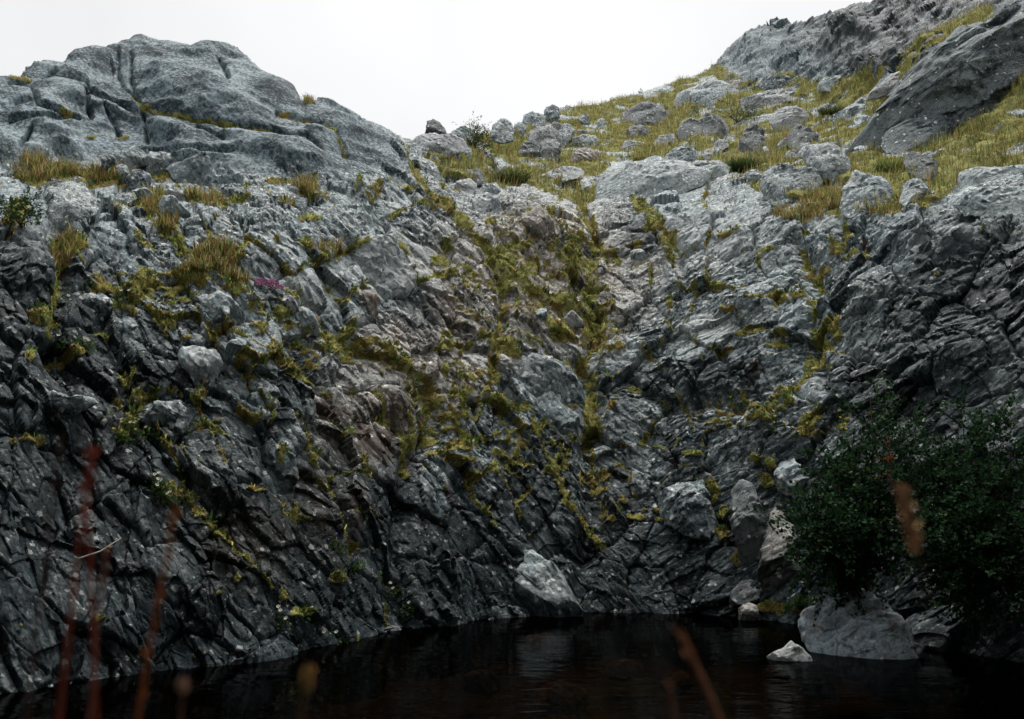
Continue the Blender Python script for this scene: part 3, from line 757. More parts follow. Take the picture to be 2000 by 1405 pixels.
# ------------------------------------------------------------------ loose rocks, boulders and outcrops
M_PALE = rock_material('pale_rock', dark=(.065, .075, .08), light=(.31, .33, .34), lichen=(.50, .50, .48), speck=.6, stain_amt=.12)
M_DARK = rock_material('dark_rock', dark=(.018, .021, .022), light=(.110, .125, .130), lichen=(.26, .27, .25), amt=.6, speck=.4)
M_BLUE = rock_material('blue_grey_rock', dark=(.06, .085, .10), light=(.27, .36, .42), lichen=(.50, .56, .60), stain=(.16, .06, .02), stain_amt=.45, speck=.7)
M_RIBBED_VIGNETTE = rock_material('ribbed_vignette_rock', dark=(.014, .024, .029), light=(.10, .130, .143), lichen=(.22, .25, .25), amt=.4, speck=.4)  # corner vignette painted into this darker rock colour
M_WARM = rock_material('brownish_rock', dark=(.075, .062, .052), light=(.27, .24, .21), lichen=(.44, .42, .38), speck=.7, stain=(.13, .05, .02), stain_amt=.25)

def water_depth(x, y): return float(-CAM_Z / ray(x, y)[2])

def rock(name, cat, label, pts, mat=None, thick=.55, Y=None, nth=52, nla=30, facets=12, seed=0, rough=.06, top=0.0, moss_base=.0, on=None, strata=0.0, wet_shade_v=0.0, proud=.30, lean=.45, sink=.35, group=None, bite=(.40, .80)):
    """a boulder whose outline from the front is the traced one, with its own depth, facets, strata and roughness"""
    mat = mat or M_ROCK
    q = np.random.default_rng(seed * 7 + int(pts[0][0]) + 13 * int(pts[0][1]))
    pts = np.array(pts, float)
    cx0, cy0 = (pts[:, 0].min() + pts[:, 0].max()) / 2, (pts[:, 1].min() + pts[:, 1].max()) / 2
    wpx, hpx = np.ptp(pts[:, 0]), np.ptp(pts[:, 1])
    if on is not None: Yb = depth(*on)
    elif Y is not None: Yb = Y
    else:
        bx = pts[np.argsort(-pts[:, 1])[:2]].mean(0)
        Yb = depth(bx[0], bx[1] + 2)
    if on is None:
        ins = [depth(cx0 + (x_ - cx0) * f_, cy0 + (y_ - cy0) * f_) for x_, y_ in pts for f_ in (.4, .8)]
        Yb = min(Yb, float(np.percentile(ins, 30)))
    # outline as a polar function about its middle
    th = np.linspace(0, 2 * math.pi, nth, endpoint=False)
    ro = np.zeros(nth)
    for i, a in enumerate(th):
        d = np.array([math.cos(a), math.sin(a)]); best = 0
        for k in range(len(pts)):
            p0 = pts[k] - (cx0, cy0); e = pts[(k + 1) % len(pts)] - pts[k]
            den = d[0] * e[1] - d[1] * e[0]
            if abs(den) < 1e-9: continue
            t = (p0[0] * e[1] - p0[1] * e[0]) / den; s = (p0[0] * d[1] - p0[1] * d[0]) / den
            if t > 0 and -1e-6 <= s <= 1 + 1e-6: best = max(best, t)
        ro[i] = best if best > 0 else min(wpx, hpx) / 3
    size = math.sqrt(wpx * hpx) * Yb / F0
    T = thick * size
    Yc = Yb + T * proud
    mpp = Yc * (math.cos(PITCH) + float(ray(cx0, cy0)[2]) * math.sin(PITCH)) / F0
    lam = np.linspace(0, math.pi, nla)
    rho = np.sin(lam) ** .55
    zf = np.sign(np.cos(lam)) * np.abs(np.cos(lam)) ** .7
    a = rho[:, None] * ro[None] * np.cos(th)[None] * mpp
    b = -rho[:, None] * ro[None] * np.sin(th)[None] * mpp
    b = np.where(b < 0, b * (1 + sink), b)
    c = np.broadcast_to(zf[:, None] * T, a.shape)
    L = np.stack([a, b, c], -1)
    hs = np.array([wpx * mpp / 2, hpx * mpp / 2, T])
    for k in range(facets):
        n = np.array([q.normal(0, .55), q.normal(.25, .6), abs(q.normal(.75, .3)) + .15]); n /= np.linalg.norm(n)
        reach = np.abs(n * hs).sum() * .80
        dd = reach * q.uniform(*bite)
        over = np.maximum(0, L @ n - dd)
        L = L - over[..., None] * n * .93
    if top:
        n = np.array([q.normal(0, .12), .86, .5]); n /= np.linalg.norm(n)
        over = np.maximum(0, L @ n - top * (np.abs(n * hs).sum() * .6)); L = L - over[..., None] * n * .95
    cpos = at(cx0, cy0, Yc)
    v = ray(cx0, cy0); v = v / np.linalg.norm(v)
    rt = np.array([1.0, 0, 0]); rt -= v * (rt @ v); rt /= np.linalg.norm(rt); u = np.cross(rt, v)
    Wp = cpos + L[..., :1] * rt + L[..., 1:2] * u - (L[..., 2:] - lean * (L[..., 1:2] + .3 * hs[1])) * v
    nr = (L / (hs + 1e-6)); nr = nr / (np.linalg.norm(nr, axis=-1, keepdims=True) + 1e-6)
    nw = nr[..., :1] * rt + nr[..., 1:2] * u - nr[..., 2:] * v
    f = 1.6 / max(size, .06)
    wx_, wy_, wz_ = Wp[..., 0] * f, Wp[..., 1] * f, Wp[..., 2] * f
    sd_ = 1.0 if cx0 > 1200 else 0.0
    st = coords(LIMB_R if sd_ else LIMB_L, Wp)
    dsp = size * (rough * fbm(wx_, wy_, wz_, 3, 200 + seed) + .6 * rough * ridged(st[0] * f * .8, st[1] * f * 3.0, st[2] * f, 2, 210 + seed) + .35 * rough * fbm(wx_ * 5, wy_ * 5, wz_ * 5, 2, 220 + seed)) + min(.014, .05 * size) * ridged(st[0] * 2.2, st[1] * 11, st[2] * 5, 2, 240)
    if strata: dsp = dsp + strata * (ridged(st[0] * .7, st[1] * 2.6, st[2] * 1.2, 3, 260) - .6 * np.clip(1 - np.abs(noise(st[0] * .6, st[1] * 2.0, st[2], 264)) / .08, 0, 1))
    Wp = Wp + nw * dsp[..., None]
    base = at(cx0, pts[:, 1].max(), Yb)
    V = (Wp - base).reshape(-1, 3)
    i = np.arange(nla * nth).reshape(nla, nth); j = np.roll(i, -1, 1)
    qd = np.stack([i[:-1], i[1:], j[1:], j[:-1]], -1).reshape(-1, 4)
    mo = np.clip((moss_base - (b / (hs[1] + 1e-6) + 1) / 2) * 4 + .8 * fbm(wx_ * 2, wy_ * 2, wz_ * 2, 2, 230), 0, 1) if moss_base else np.zeros(a.shape)
    one = np.ones(a.size)
    me = mesh_np(name, V, qd, attrs=dict(side=one * sd_, tone=one * q.uniform(.2, .8), pale=one * q.uniform(0, .6), moss=mo.ravel(), wet_shade=np.clip(wet_shade_v * (1.25 - 1.3 * (b.ravel() / (hs[1] + 1e-6) * .5 + .5)) + .25 * wet_shade_v * fbm(wx_ * 2, wy_ * 2, wz_ * 2, 2, 250).ravel(), 0, 1)), sharp=24)
    o = obj(name, me, mat)
    o.location = base
    return tag(o, label, cat, group)

def oval(x0, y0, x1, y1, seed=0, n=11, k=.16, flat=0.25):
    q = np.random.default_rng(seed + int(x0) * 3 + int(y0))
    a = np.linspace(0, 2 * math.pi, n, endpoint=False) + q.uniform(0, .5)
    r_ = 1 + q.uniform(-k, k, n)
    X_ = (x0 + x1) / 2 + (x1 - x0) / 2 * np.cos(a) * r_; Y_ = (y0 + y1) / 2 + (y1 - y0) / 2 * np.sin(a) * r_
    Y_ = np.where(Y_ > y1 - (y1 - y0) * flat, y1 - (y1 - y0) * flat * .4, Y_)
    return list(zip(X_, Y_))

# in and beside the stream
rock('boulder', 'boulder', 'large blue-grey boulder with orange lichen standing in the dark stream at right',
     [(1567,1215),(1580,1200),(1640,1186),(1668,1173),(1700,1173),(1738,1192),(1765,1220),(1770,1250),(1776,1278),(1700,1280),(1610,1278),(1582,1255),(1568,1235)], M_BLUE, .5, Y=water_depth(1680, 1278), nth=110, nla=70, facets=10, rough=.085, seed=1, sink=.3, lean=.7)
rock('rock', 'rock', 'small pale pointed rock breaking the water in front of the large boulder',
     [(1500,1278),(1530,1270),(1546,1257),(1562,1268),(1581,1280),(1580,1291),(1540,1291),(1505,1283)], M_PALE, .5, Y=water_depth(1545, 1290), rough=.05, seed=2, sink=.4)
rock('rock', 'rock', 'pale domed rock with a flat underside below the upright boulder beside the bush',
     [(1427,1172),(1432,1156),(1452,1142),(1478,1136),(1497,1148),(1503,1154),(1488,1166),(1450,1176),(1430,1180)], M_PALE, .6, Y=water_depth(1450, 1206) + .1, rough=.07, seed=3, sink=.05, wet_shade_v=.5)
rock('rock', 'rock', 'small reddish stone at the waterline under the pale domed rock', [(1442,1208),(1448,1190),(1462,1180),(1478,1186),(1480,1206),(1460,1212)], M_WARM, .6, Y=water_depth(1450, 1212), nth=32, nla=20, seed=4, sink=.3, wet_shade_v=.8)
rock('rock', 'rock', 'grey wedge lying in the water behind the large boulder at its right end', [(1760,1262),(1778,1252),(1800,1264),(1800,1282),(1765,1282)], M_DARK, .7, Y=water_depth(1778, 1282), nth=32, nla=20, seed=5, sink=.3, wet_shade_v=1)
rock('boulder', 'boulder', 'tall upright boulder with pale tip leaning at the left foot of the bush',
     [(1485,1110),(1492,1078),(1510,1040),(1517,1000),(1530,982),(1545,988),(1562,1000),(1585,1060),(1600,1120),(1590,1165),(1530,1172),(1490,1150)], M_WARM, .40, Y=water_depth(1500, 1206), nth=90, nla=60, facets=9, rough=.05, seed=6, wet_shade_v=1.3)
rock('boulder', 'boulder', 'triangular light grey boulder with white speckles at the waterline in mid picture',
     [(1012,1092),(1024,1078),(1042,1076),(1058,1088),(1080,1112),(1105,1145),(1136,1182),(1128,1192),(1075,1196),(1040,1205),(1015,1190),(1004,1150),(990,1128),(998,1112)], M_ROCK, .26, Y=water_depth(1060, 1203), nth=120, nla=70, facets=5, rough=.04, seed=7, sink=.2, proud=.6, lean=.6, wet_shade_v=1.0)
rock('boulder', 'boulder', 'pale-topped pointed boulder above a mossy gap left of the upright boulder',
     [(1290,975),(1312,950),(1345,930),(1368,945),(1385,985),(1396,1010),(1380,1030),(1335,1022),(1305,1010)], M_ROCK, .45, nth=90, nla=56, rough=.08, seed=8, facets=10)
rock('boulder', 'boulder', 'dark ribbed upright rock between the pale-topped boulder and the upright boulder', [(1432,960),(1450,938),(1470,945),(1482,985),(1492,1040),(1485,1085),(1450,1085),(1440,1030)], M_DARK, .5, nth=64, nla=40, rough=.08, seed=9)
rock('rock', 'rock', 'light flat-topped rock just left of the upper edge of the bush', [(1516,925),(1530,905),(1552,900),(1575,925),(1580,950),(1550,962),(1525,950)], M_ROCK, .5, seed=10, proud=.6)
for lab, (x0, y0, x1, y1) in (('brown sunken stone at the very bottom right of the stream', (1560, 1328, 1630, 1362)), ('brown sunken stone left of the small pale pointed rock', (1490, 1305, 1535, 1330)),
        ('brown sunken stone near the bottom middle of the stream', (1290, 1315, 1350, 1352)), ('dim sunken stone in mid-stream between the triangular boulder and the pale pointed rock', (1190, 1290, 1260, 1325)),
        ('reddish sunken stone low in the stream left of centre', (900, 1315, 975, 1350)), ('dark sunken stone below the triangular boulder', (1020, 1240, 1090, 1270)),
        ('brown sunken slab at the bottom edge below the triangular boulder', (1040, 1335, 1150, 1385))):
    rock('stream_stone', 'stone', lab, oval(x0, y0, x1, y1, 3), M_WARM, .5, Y=water_depth((x0 + x1) / 2, y1) * 1.18, nth=28, nla=16, seed=13, sink=.3, group='stones under the water')

# on the left shelf and cliff
LEFT = [
 ('rounded boulder sitting on the left grass shelf below the knoll', oval(247, 336, 292, 374, 1), M_ROCK, .6), ('squat rock propped under the rounded boulder on the left shelf', [(258,368),(280,366),(298,378),(296,391),(272,386)], M_ROCK, .5),
 ('smooth hump at the foot of the knoll above the left grass shelf', [(220,306),(240,294),(262,290),(284,300),(284,316),(255,326),(230,318)], M_ROCK, .6), ('grey rock pair standing on the left shelf beside the tall grass', [(200,306),(222,298),(226,330),(236,344),(206,344)], M_ROCK, .5),
 ('small upright block between the shelf rocks left of the rounded boulder', [(226,322),(246,320),(252,348),(240,362),(228,350)], M_ROCK, .5),
 ('low rounded rock at the right end of the left grass shelf', oval(290, 298, 362, 340, 2, flat=.3), M_ROCK, .5), ('long smooth whaleback ledge along the foot of the knoll', [(330,328),(370,314),(420,308),(465,312),(470,340),(420,350),(350,348)], M_ROCK, .5),
 ('small pale flat stone in the grass below the rounded boulder', [(318,378),(332,371),(352,373),(362,382),(340,388),(322,386)], M_PALE, .5), ('grey knob standing in the grass below the small pale flat stone', [(314,398),(322,386),(342,386),(350,398),(372,420),(330,424),(316,412)], M_ROCK, .5),
 ('light block with dark face below the left grass ledge', [(384,590),(395,577),(420,574),(445,582),(470,610),(476,640),(440,642),(400,625)], M_ROCK, .5),
 ('thick dark block with pale flat top on the far left slope', [(150,585),(170,577),(200,577),(218,588),(210,615),(180,618),(158,605)], M_ROCK, .5),
 ('jutting pale slab with a dark overhang on the lower left slope', [(268,800),(285,792),(340,785),(376,790),(385,812),(350,832),(300,826),(272,815)], M_ROCK, .5),
 ('second jutting slab above the pale slab on the lower left slope', [(248,748),(280,738),(318,732),(345,752),(350,772),(300,776),(262,768)], M_ROCK, .5),
 ('dark rounded block right of the jutting slabs on the left slope', [(355,690),(380,680),(418,688),(432,715),(415,745),(385,735),(362,712)], M_ROCK, .5),
 ('pale ragged flake at the left edge of the lower slope', [(55,785),(80,770),(105,768),(130,778),(160,775),(185,785),(150,800),(100,806),(65,800)], M_ROCK, .5),
 ('small pale block under the purple heather', [(482,576),(495,570),(508,576),(505,590),(488,592)], M_PALE, .6), ('pale leaning block right of the purple heather', [(552,578),(562,572),(572,582),(582,598),(572,606),(556,602)], M_PALE, .6),
 ('angular block with a dark notch right of the leaning block', [(562,626),(580,610),(592,600),(606,612),(622,640),(600,648),(575,640)], M_ROCK, .5),
 ('pale triangular block standing in the moss at mid-slope', [(1098,628),(1108,618),(1118,610),(1128,618),(1142,636),(1130,645),(1105,640)], M_PALE, .6),
 ('small rounded grey stone wedged above the big wedge block', [(1048,610),(1056,602),(1066,604),(1068,620),(1058,628),(1050,622)], M_ROCK, .7),
 ('squat brown stone left of the big wedge block', [(966,706),(975,698),(992,698),(1003,708),(1004,724),(985,730),(970,722)], M_WARM, .6),
 ('big pale-edged wedge block in the middle of the cliff', [(1000,725),(1015,700),(1035,690),(1075,700),(1105,722),(1130,752),(1141,782),(1120,792),(1085,780),(1030,780),(1008,758)], M_ROCK, .4),
 ('squarish brown slab standing right of the red-stained rock at upper left', [(690,588),(705,572),(730,570),(740,592),(735,612),(712,612)], M_WARM, .5),
 ('smooth round-topped boulder in the bare rock band below the saddle', [(1018,445),(1025,425),(1042,412),(1060,412),(1078,430),(1085,452),(1050,460),(1025,458)], M_WARM, .5),
 ('small oval stone in the moss right of the gully top', oval(1232, 488, 1260, 506, 4), M_ROCK, .6), ('pale oval stone beside the gully top below the saddle', oval(1205, 484, 1232, 500, 5), M_PALE, .6),
 ('standing grey stone on the mossy ledge left of centre', [(828,716),(838,708),(852,712),(856,740),(845,752),(832,746)], M_WARM, .6),
]
for i, (lab, pts, m, th_) in enumerate(LEFT):
    rock('rock', 'rock', lab, pts, m, th_, nth=56, nla=32, seed=20 + i, rough=.07, proud=.6, wet_shade_v=.5 if pts[0][1] > 560 and pts[0][0] < 500 else 0.0, top=.8 if 'flat top' in lab or 'slab' in lab else 0)  # lower left rocks take on the same painted shade

# on the grassy saddle and its skyline
SADDLE_ROCKS = [
 ('dark tooth-shaped rock alone on the skyline notch', [(826,264),(834,256),(836,240),(846,236),(858,242),(869,256),(871,266),(845,270)], M_DARK, .6, 0),
 ('pale bare slab under the dark tooth on the skyline', [(806,275),(825,264),(870,264),(905,272),(910,286),(870,298),(825,296)], M_PALE, .5, 0),
 ('low hump on the skyline between the tooth and the dwarf bush', [(880,262),(892,252),(908,250),(922,256),(926,266),(900,270)], M_ROCK, .5, 0),
 ('rounded boulder on the skyline right of the dwarf bush', [(960,264),(964,244),(980,235),(996,240),(1004,254),(1000,266),(975,268)], M_ROCK, .6, 0),
 ('small stone on the skyline right of the rounded boulder', [(1004,258),(1006,243),(1018,240),(1026,250),(1022,260)], M_ROCK, .6, 0),
 ('blocky skyline rock above the dark boulder pile', [(1022,250),(1026,228),(1040,222),(1060,226),(1064,242),(1050,252)], M_ROCK, .6, 0),
 ('topmost lumpy skyline rock left of the grass rise', [(1060,234),(1066,216),(1078,208),(1090,214),(1092,232),(1076,240)], M_ROCK, .6, 0),
 ('square slab on top of the dark boulder pile', [(1032,276),(1032,256),(1050,250),(1078,250),(1090,258),(1082,274),(1056,280)], M_DARK, .6, .8),
 ('upright block at the right of the dark boulder pile', [(1090,284),(1092,258),(1104,243),(1120,252),(1120,275),(1110,286)], M_ROCK, .6, 0),
 ('pointed tip resting on the dark boulder pile', [(1078,242),(1084,239),(1100,246),(1096,254),(1086,252)], M_DARK, .7, 0),
 ('small light stone wedged in the dark boulder pile', [(1068,274),(1076,262),(1088,268),(1086,280),(1074,282)], M_ROCK, .7, 0),
 ('large black block at the foot of the dark boulder pile', [(1054,292),(1056,274),(1080,272),(1094,284),(1088,308),(1062,312)], M_DARK, .6, 0),
 ('dark jagged rock at lower left of the dark boulder pile', [(1012,298),(1025,282),(1042,274),(1054,284),(1050,302),(1030,310)], M_DARK, .6, 0),
 ('pale-topped wedge in the grass right of the dark boulder pile', [(1113,312),(1126,300),(1142,292),(1165,294),(1178,302),(1150,310),(1130,320)], M_WARM, .5, .7),
 ('flat grey ledge above the pale-topped wedge', [(1120,272),(1140,266),(1166,266),(1168,278),(1150,286),(1122,286)], M_ROCK, .5, 0),
 ('small dark block on the grass above the flat grey ledge', [(1126,262),(1130,254),(1144,256),(1146,266),(1132,268)], M_DARK, .6, 0),
 ('grey cube-like stone high on the grass rise', [(1132,234),(1134,226),(1148,225),(1150,240),(1140,244)], M_ROCK, .6, 0),
 ('small stone on the grass rise right of the cube-like stone', [(1166,240),(1170,233),(1182,234),(1180,246),(1170,246)], M_ROCK, .6, 0),
 ('bright white slab in the grass at the centre of the saddle', [(1210,290),(1222,278),(1238,275),(1256,280),(1250,290),(1228,293)], M_PALE, .5, .6),
 ('pale stone in the grass right of the bright white slab', [(1276,278),(1288,268),(1310,262),(1314,270),(1300,278),(1284,282)], M_PALE, .5, 0),
 ('dark humped rock in the grass above the bright white slab', [(1222,262),(1232,250),(1252,246),(1268,254),(1262,266),(1238,268)], M_DARK, .5, 0),
 ('broken dark outcrop on the grass rise below the skyline', [(1215,226),(1228,214),(1256,204),(1290,210),(1310,222),(1290,236),(1250,240),(1225,238)], M_DARK, .5, 0),
 ('long smooth whaleback outcrop at the lower edge of the saddle', [(1167,352),(1182,342),(1210,332),(1235,320),(1280,315),(1330,318),(1368,330),(1388,345),(1370,356),(1320,368),(1260,380),(1205,382),(1172,374)], M_ROCK, .45, 0),
 ('rounded grey rock just above the right end of the whaleback', [(1298,310),(1310,298),(1330,291),(1352,294),(1363,306),(1350,318),(1315,318)], M_ROCK, .5, 0),
 ('flat half-buried rock in the grass left of the whaleback', [(1048,348),(1070,338),(1100,330),(1132,332),(1142,340),(1110,350),(1075,356)], M_PALE, .5, 0),
 ('dark double rock in the grass below the dwarf bush', [(897,344),(904,332),(922,334),(940,328),(950,340),(940,352),(912,352)], M_DARK, .6, 0),
 ('upright oval boulder at the left foot of the saddle', [(927,400),(930,384),(944,376),(958,380),(973,396),(976,408),(955,414),(932,410)], M_ROCK, .6, 0),
 ('pale low stone left of the upright oval boulder', [(890,364),(898,354),(914,352),(930,360),(926,372),(904,374)], M_PALE, .5, 0),
 ('dark flat wedge above the upright oval boulder', [(935,372),(952,362),(968,358),(976,370),(958,376)], M_ROCK, .5, 0),
 ('slanting slab edge where the knoll meets the saddle', [(812,318),(826,312),(846,324),(860,344),(848,350),(826,338)], M_ROCK, .5, 0),
 ('small grey block at the top of the saddle gap below the tooth', [(870,306),(876,294),(890,296),(896,308),(884,314)], M_ROCK, .6, 0),
 ('leaning grey slab in the grass below the dwarf bush', [(905,300),(912,288),(920,292),(918,306),(908,308)], M_ROCK, .6, 0),
 ('shaggy black rock in the grass at right centre', [(1324,256),(1334,240),(1352,232),(1366,238),(1380,228),(1402,224),(1424,234),(1432,250),(1418,262),(1370,264),(1340,264)], M_DARK, .5, 0),
 ('dark layered pile with a pinkish top stone', [(1440,290),(1450,272),(1456,254),(1470,246),(1486,256),(1492,278),(1486,298),(1462,302)], M_DARK, .6, 0),
 ('pale sliver leaning at the foot of the dark layered pile', [(1490,290),(1494,285),(1504,298),(1500,304),(1494,302)], M_PALE, .5, 0),
 ('pale hooded rock with rusty underside on the saddle', [(1508,230),(1518,218),(1540,212),(1566,214),(1580,228),(1575,242),(1540,246),(1514,240)], M_PALE, .5, 0),
 ('black jagged rock below the pale hooded rock', [(1540,278),(1545,256),(1560,247),(1580,252),(1596,266),(1592,280),(1565,284)], M_DARK, .6, 0),
 ('pale triangular stone left of the black jagged rock', [(1517,284),(1532,274),(1550,268),(1556,282),(1546,290),(1528,290)], M_PALE, .5, 0),
 ('pinkish-white stone below the pale triangular stone', [(1531,307),(1536,300),(1548,294),(1557,300),(1548,308),(1538,311)], M_PALE, .6, 0),
 ('pale pointed stone touching the big layered rock', [(1557,290),(1566,282),(1579,280),(1574,296),(1564,300)], M_PALE, .6, 0),
 ('big layered grey rock on the right of the saddle', [(1562,306),(1572,292),(1590,286),(1620,288),(1642,296),(1656,314),(1660,336),(1640,350),(1615,334),(1580,318)], M_ROCK, .5, 0),
 ('black slab capping the big layered rock', [(1594,290),(1600,282),(1620,279),(1640,282),(1641,292),(1620,296)], M_DARK, .5, .8),
 ('broad pale flat slab high on the saddle', [(1434,206),(1450,194),(1480,184),(1520,178),(1560,176),(1585,186),(1598,198),(1560,206),(1500,212),(1450,212)], M_PALE, .35, 0),
 ('grey mound above the shaggy black rock', [(1312,200),(1330,182),(1362,166),(1392,158),(1420,166),(1446,184),(1440,200),(1390,206),(1340,208)], M_ROCK, .5, 0),
 ('low flat grey rock under the right crag', [(1478,164),(1495,154),(1525,150),(1552,154),(1550,166),(1510,172)], M_ROCK, .5, 0),
 ('second flat grey rock right of the low one under the crag', [(1596,168),(1612,154),(1640,150),(1658,156),(1650,168),(1620,172)], M_ROCK, .5, 0),
 ('long pale tilted slab lying in the dark grass at upper right', [(1698,176),(1712,164),(1740,152),(1772,134),(1788,132),(1782,146),(1750,164),(1715,178)], M_PALE, .4, 0),
 ('rock with a red-brown base below the dark tussock', [(1488,368),(1492,342),(1510,326),(1536,324),(1556,336),(1580,326),(1608,346),(1604,362),(1560,376),(1510,382)], M_ROCK, .5, 0),
 ('small grey rock in the moss right of the dark tussock', [(1450,345),(1462,336),(1478,334),(1486,344),(1470,354),(1454,352)], M_ROCK, .5, 0),
 ('rough grey shoulder of rock right of the red-based rock', [(1648,392),(1655,362),(1672,338),(1700,346),(1728,362),(1736,384),(1710,404),(1670,408)], M_ROCK, .5, 0),
 ('dark blue-grey rock below the great tilted outcrop', [(1732,270),(1750,252),(1775,238),(1820,226),(1858,230),(1872,246),(1850,268),(1820,286),(1770,288),(1740,282)], M_RIBBED_VIGNETTE, .5, 0),
 ('speckled leaning rock at the right edge of the saddle grass', [(1768,318),(1778,304),(1796,302),(1820,318),(1836,340),(1820,350),(1790,338)], M_DARK, .5, 0),
 ('small grey rock in the grass left of the cliff-top ledges', [(1762,384),(1768,362),(1786,350),(1808,360),(1816,378),(1800,390),(1775,392)], M_ROCK, .5, 0),
 ('upper flat ledge rock at the right edge', [(1866,352),(1885,336),(1930,332),(1985,326),(2010,340),(1985,352),(1920,360),(1880,362)], M_ROCK, .4, 0),
 ('lower pale flat ledge rock at the right edge', [(1855,384),(1880,368),(1930,372),(1990,368),(2020,390),(1990,416),(1930,410),(1880,400)], M_ROCK, .4, 0),
 ('small half-buried grey stone in the grass below the great tilted outcrop', [(1658,212),(1670,203),(1690,206),(1694,216),(1676,222),(1662,220)], M_ROCK, .5, 0),
 ('little pale stone in the grass left of the shaggy black rock', [(1300,274),(1306,262),(1316,264),(1316,276),(1308,280)], M_PALE, .6, 0),
 ('small pale stone among the grass left of the dark layered pile', [(1395,284),(1404,274),(1418,274),(1422,284),(1408,290)], M_PALE, .6, 0),
 ('white pebble-like stone below the small pale stone on the saddle', [(1372,304),(1378,297),(1390,298),(1392,306),(1380,310)], M_PALE, .6, 0),
 ('pink stone in the grass under the right crag', [(1428,168),(1434,158),(1446,158),(1450,166),(1440,170)], M_WARM, .6, 0),
 ('grey flat rock left of the rock with a red-brown base', [(1338,332),(1360,318),(1400,318),(1425,326),(1420,338),(1380,342),(1350,342)], M_ROCK, .5, 0),
]
for i, (lab, pts, m, th_, tp) in enumerate(SADDLE_ROCKS):
    w_ = max(p_[0] for p_ in pts) - min(p_[0] for p_ in pts)
    rock('rock_outcrop' if w_ > 90 else 'rock', 'outcrop' if w_ > 90 else 'rock', lab, pts, m, th_, nth=64 if w_ > 60 else 40, nla=36 if w_ > 60 else 24, seed=60 + i, rough=.075 if w_ > 90 else .095, top=tp, facets=9, sink=.6, proud=.95 if w_ > 45 else .75, lean=1.6)
rock('rock_outcrop', 'outcrop', 'great tilted outcrop of ribbed blue-grey rock in the upper right corner',
     [(1726,214),(1740,196),(1770,170),(1800,148),(1830,128),(1850,104),(1880,92),(1910,74),(1950,44),(1990,14),(2040,40),(2050,140),(2030,220),(1960,226),(1880,222),(1800,228),(1750,226)], M_RIBBED_VIGNETTE, .30, on=(1800, 232), nth=220, nla=120, facets=6, rough=.13, seed=150, bite=(.75, .95), lean=1.0, strata=.10)
# ------------------------------------------------------------------ plants
def leaf_material(name, trans=.35, rough=.6, spec=.25):
    S = Nodes(name)
    c = S.attr('col', True)
    c = S.mix(S.ramp(S.noise(S.pos(), 60, 2), .35, .65, 0, .25), c, (.02, .02, .006))
    p_ = S.n.new('ShaderNodeBsdfPrincipled'); S.l.new(c, p_.inputs['Base Color']); p_.inputs['Roughness'].default_value = rough; p_.inputs['Specular IOR Level'].default_value = spec
    t_ = S.n.new('ShaderNodeBsdfTranslucent'); S.l.new(c, t_.inputs['Color'])
    m_ = S.n.new('ShaderNodeMixShader'); m_.inputs[0].default_value = trans
    S.l.new(p_.outputs[0], m_.inputs[1]); S.l.new(t_.outputs[0], m_.inputs[2]); S.l.new(m_.outputs[0], S.out.inputs[0])
    return S.m
M_GRASS = leaf_material('grass_blades', .5, .7, .12)
M_LEAF = leaf_material('leaves', .35, .7, .07)
M_PETAL = leaf_material('petals', .35, .7, .1)
M_STALK = leaf_material('dry_stalk', .15, .7, .15)

def unit(v): return v / (np.linalg.norm(v, axis=-1, keepdims=True) + 1e-9)
def blades(p, up, h, w, bend, col, q):
    """tapering bent blades: two segments each"""
    n = len(p)
    az = q.uniform(0, 2 * math.pi, n)
    s = np.stack([np.cos(az), np.sin(az) * .6, np.zeros(n)], -1)
    b = np.stack([-np.sin(az + q.normal(0, .8, n)), np.cos(az), np.zeros(n)], -1) * bend[:, None]
    w = w[:, None]; h_ = h[:, None]
    m = p + up * h_ * .55 + b * h_ * .22
    V = np.stack([p - s * w * .5, p + s * w * .5, m + s * w * .4, m - s * w * .4, p + up * h_ * (1 - .25 * bend[:, None]) + b * h_ * .75], 1)
    i = np.arange(n)[:, None] * 5
    return V.reshape(-1, 3), i + np.array([0, 1, 2, 3]), i + np.array([3, 2, 4]), np.repeat(col, 5, 0)
def leaves(p, d, nrm, L, W, col):
    """little folded leaves: base, two flanks, tip"""
    n = len(p); d = unit(d); s = unit(np.cross(d, nrm)); L = L[:, None]; W = W[:, None]
    k = unit(np.cross(s, d))
    V = np.stack([p, p + d * L * .5 + s * W * .5 + k * W * .12, p + d * L, p + d * L * .5 - s * W * .5 + k * W * .12], 1)
    i = np.arange(n)[:, None] * 4
    return V.reshape(-1, 3), np.concatenate([i + np.array([0, 1, 2]), i + np.array([0, 2, 3])]), np.repeat(col, 4, 0)
def tube(path, rad, sides=6):
    path = np.asarray(path, float); rad = np.asarray(rad, float); n = len(path)
    t = unit(np.gradient(path, axis=0)); a = unit(np.cross(t, [0.31, 0.2, 0.93])); b = np.cross(t, a)
    an = np.linspace(0, 2 * math.pi, sides, endpoint=False)
    V = path[:, None] + rad[:, None, None] * (a[:, None] * np.cos(an)[None, :, None] + b[:, None] * np.sin(an)[None, :, None])
    i = np.arange(n * sides).reshape(n, sides); j = np.roll(i, -1, 1)
    return V.reshape(-1, 3), np.stack([i[:-1], j[:-1], j[1:], i[1:]], -1).reshape(-1, 4)
def palette(q, n, cols, wts, jit=.25):
    c = np.array(cols)[q.choice(len(cols), n, p=np.array(wts) / sum(wts))]
    return np.clip(c * np.exp(q.normal(0, jit, (n, 1))) * np.exp(q.normal(0, .08, (n, 3))), 0, 1)

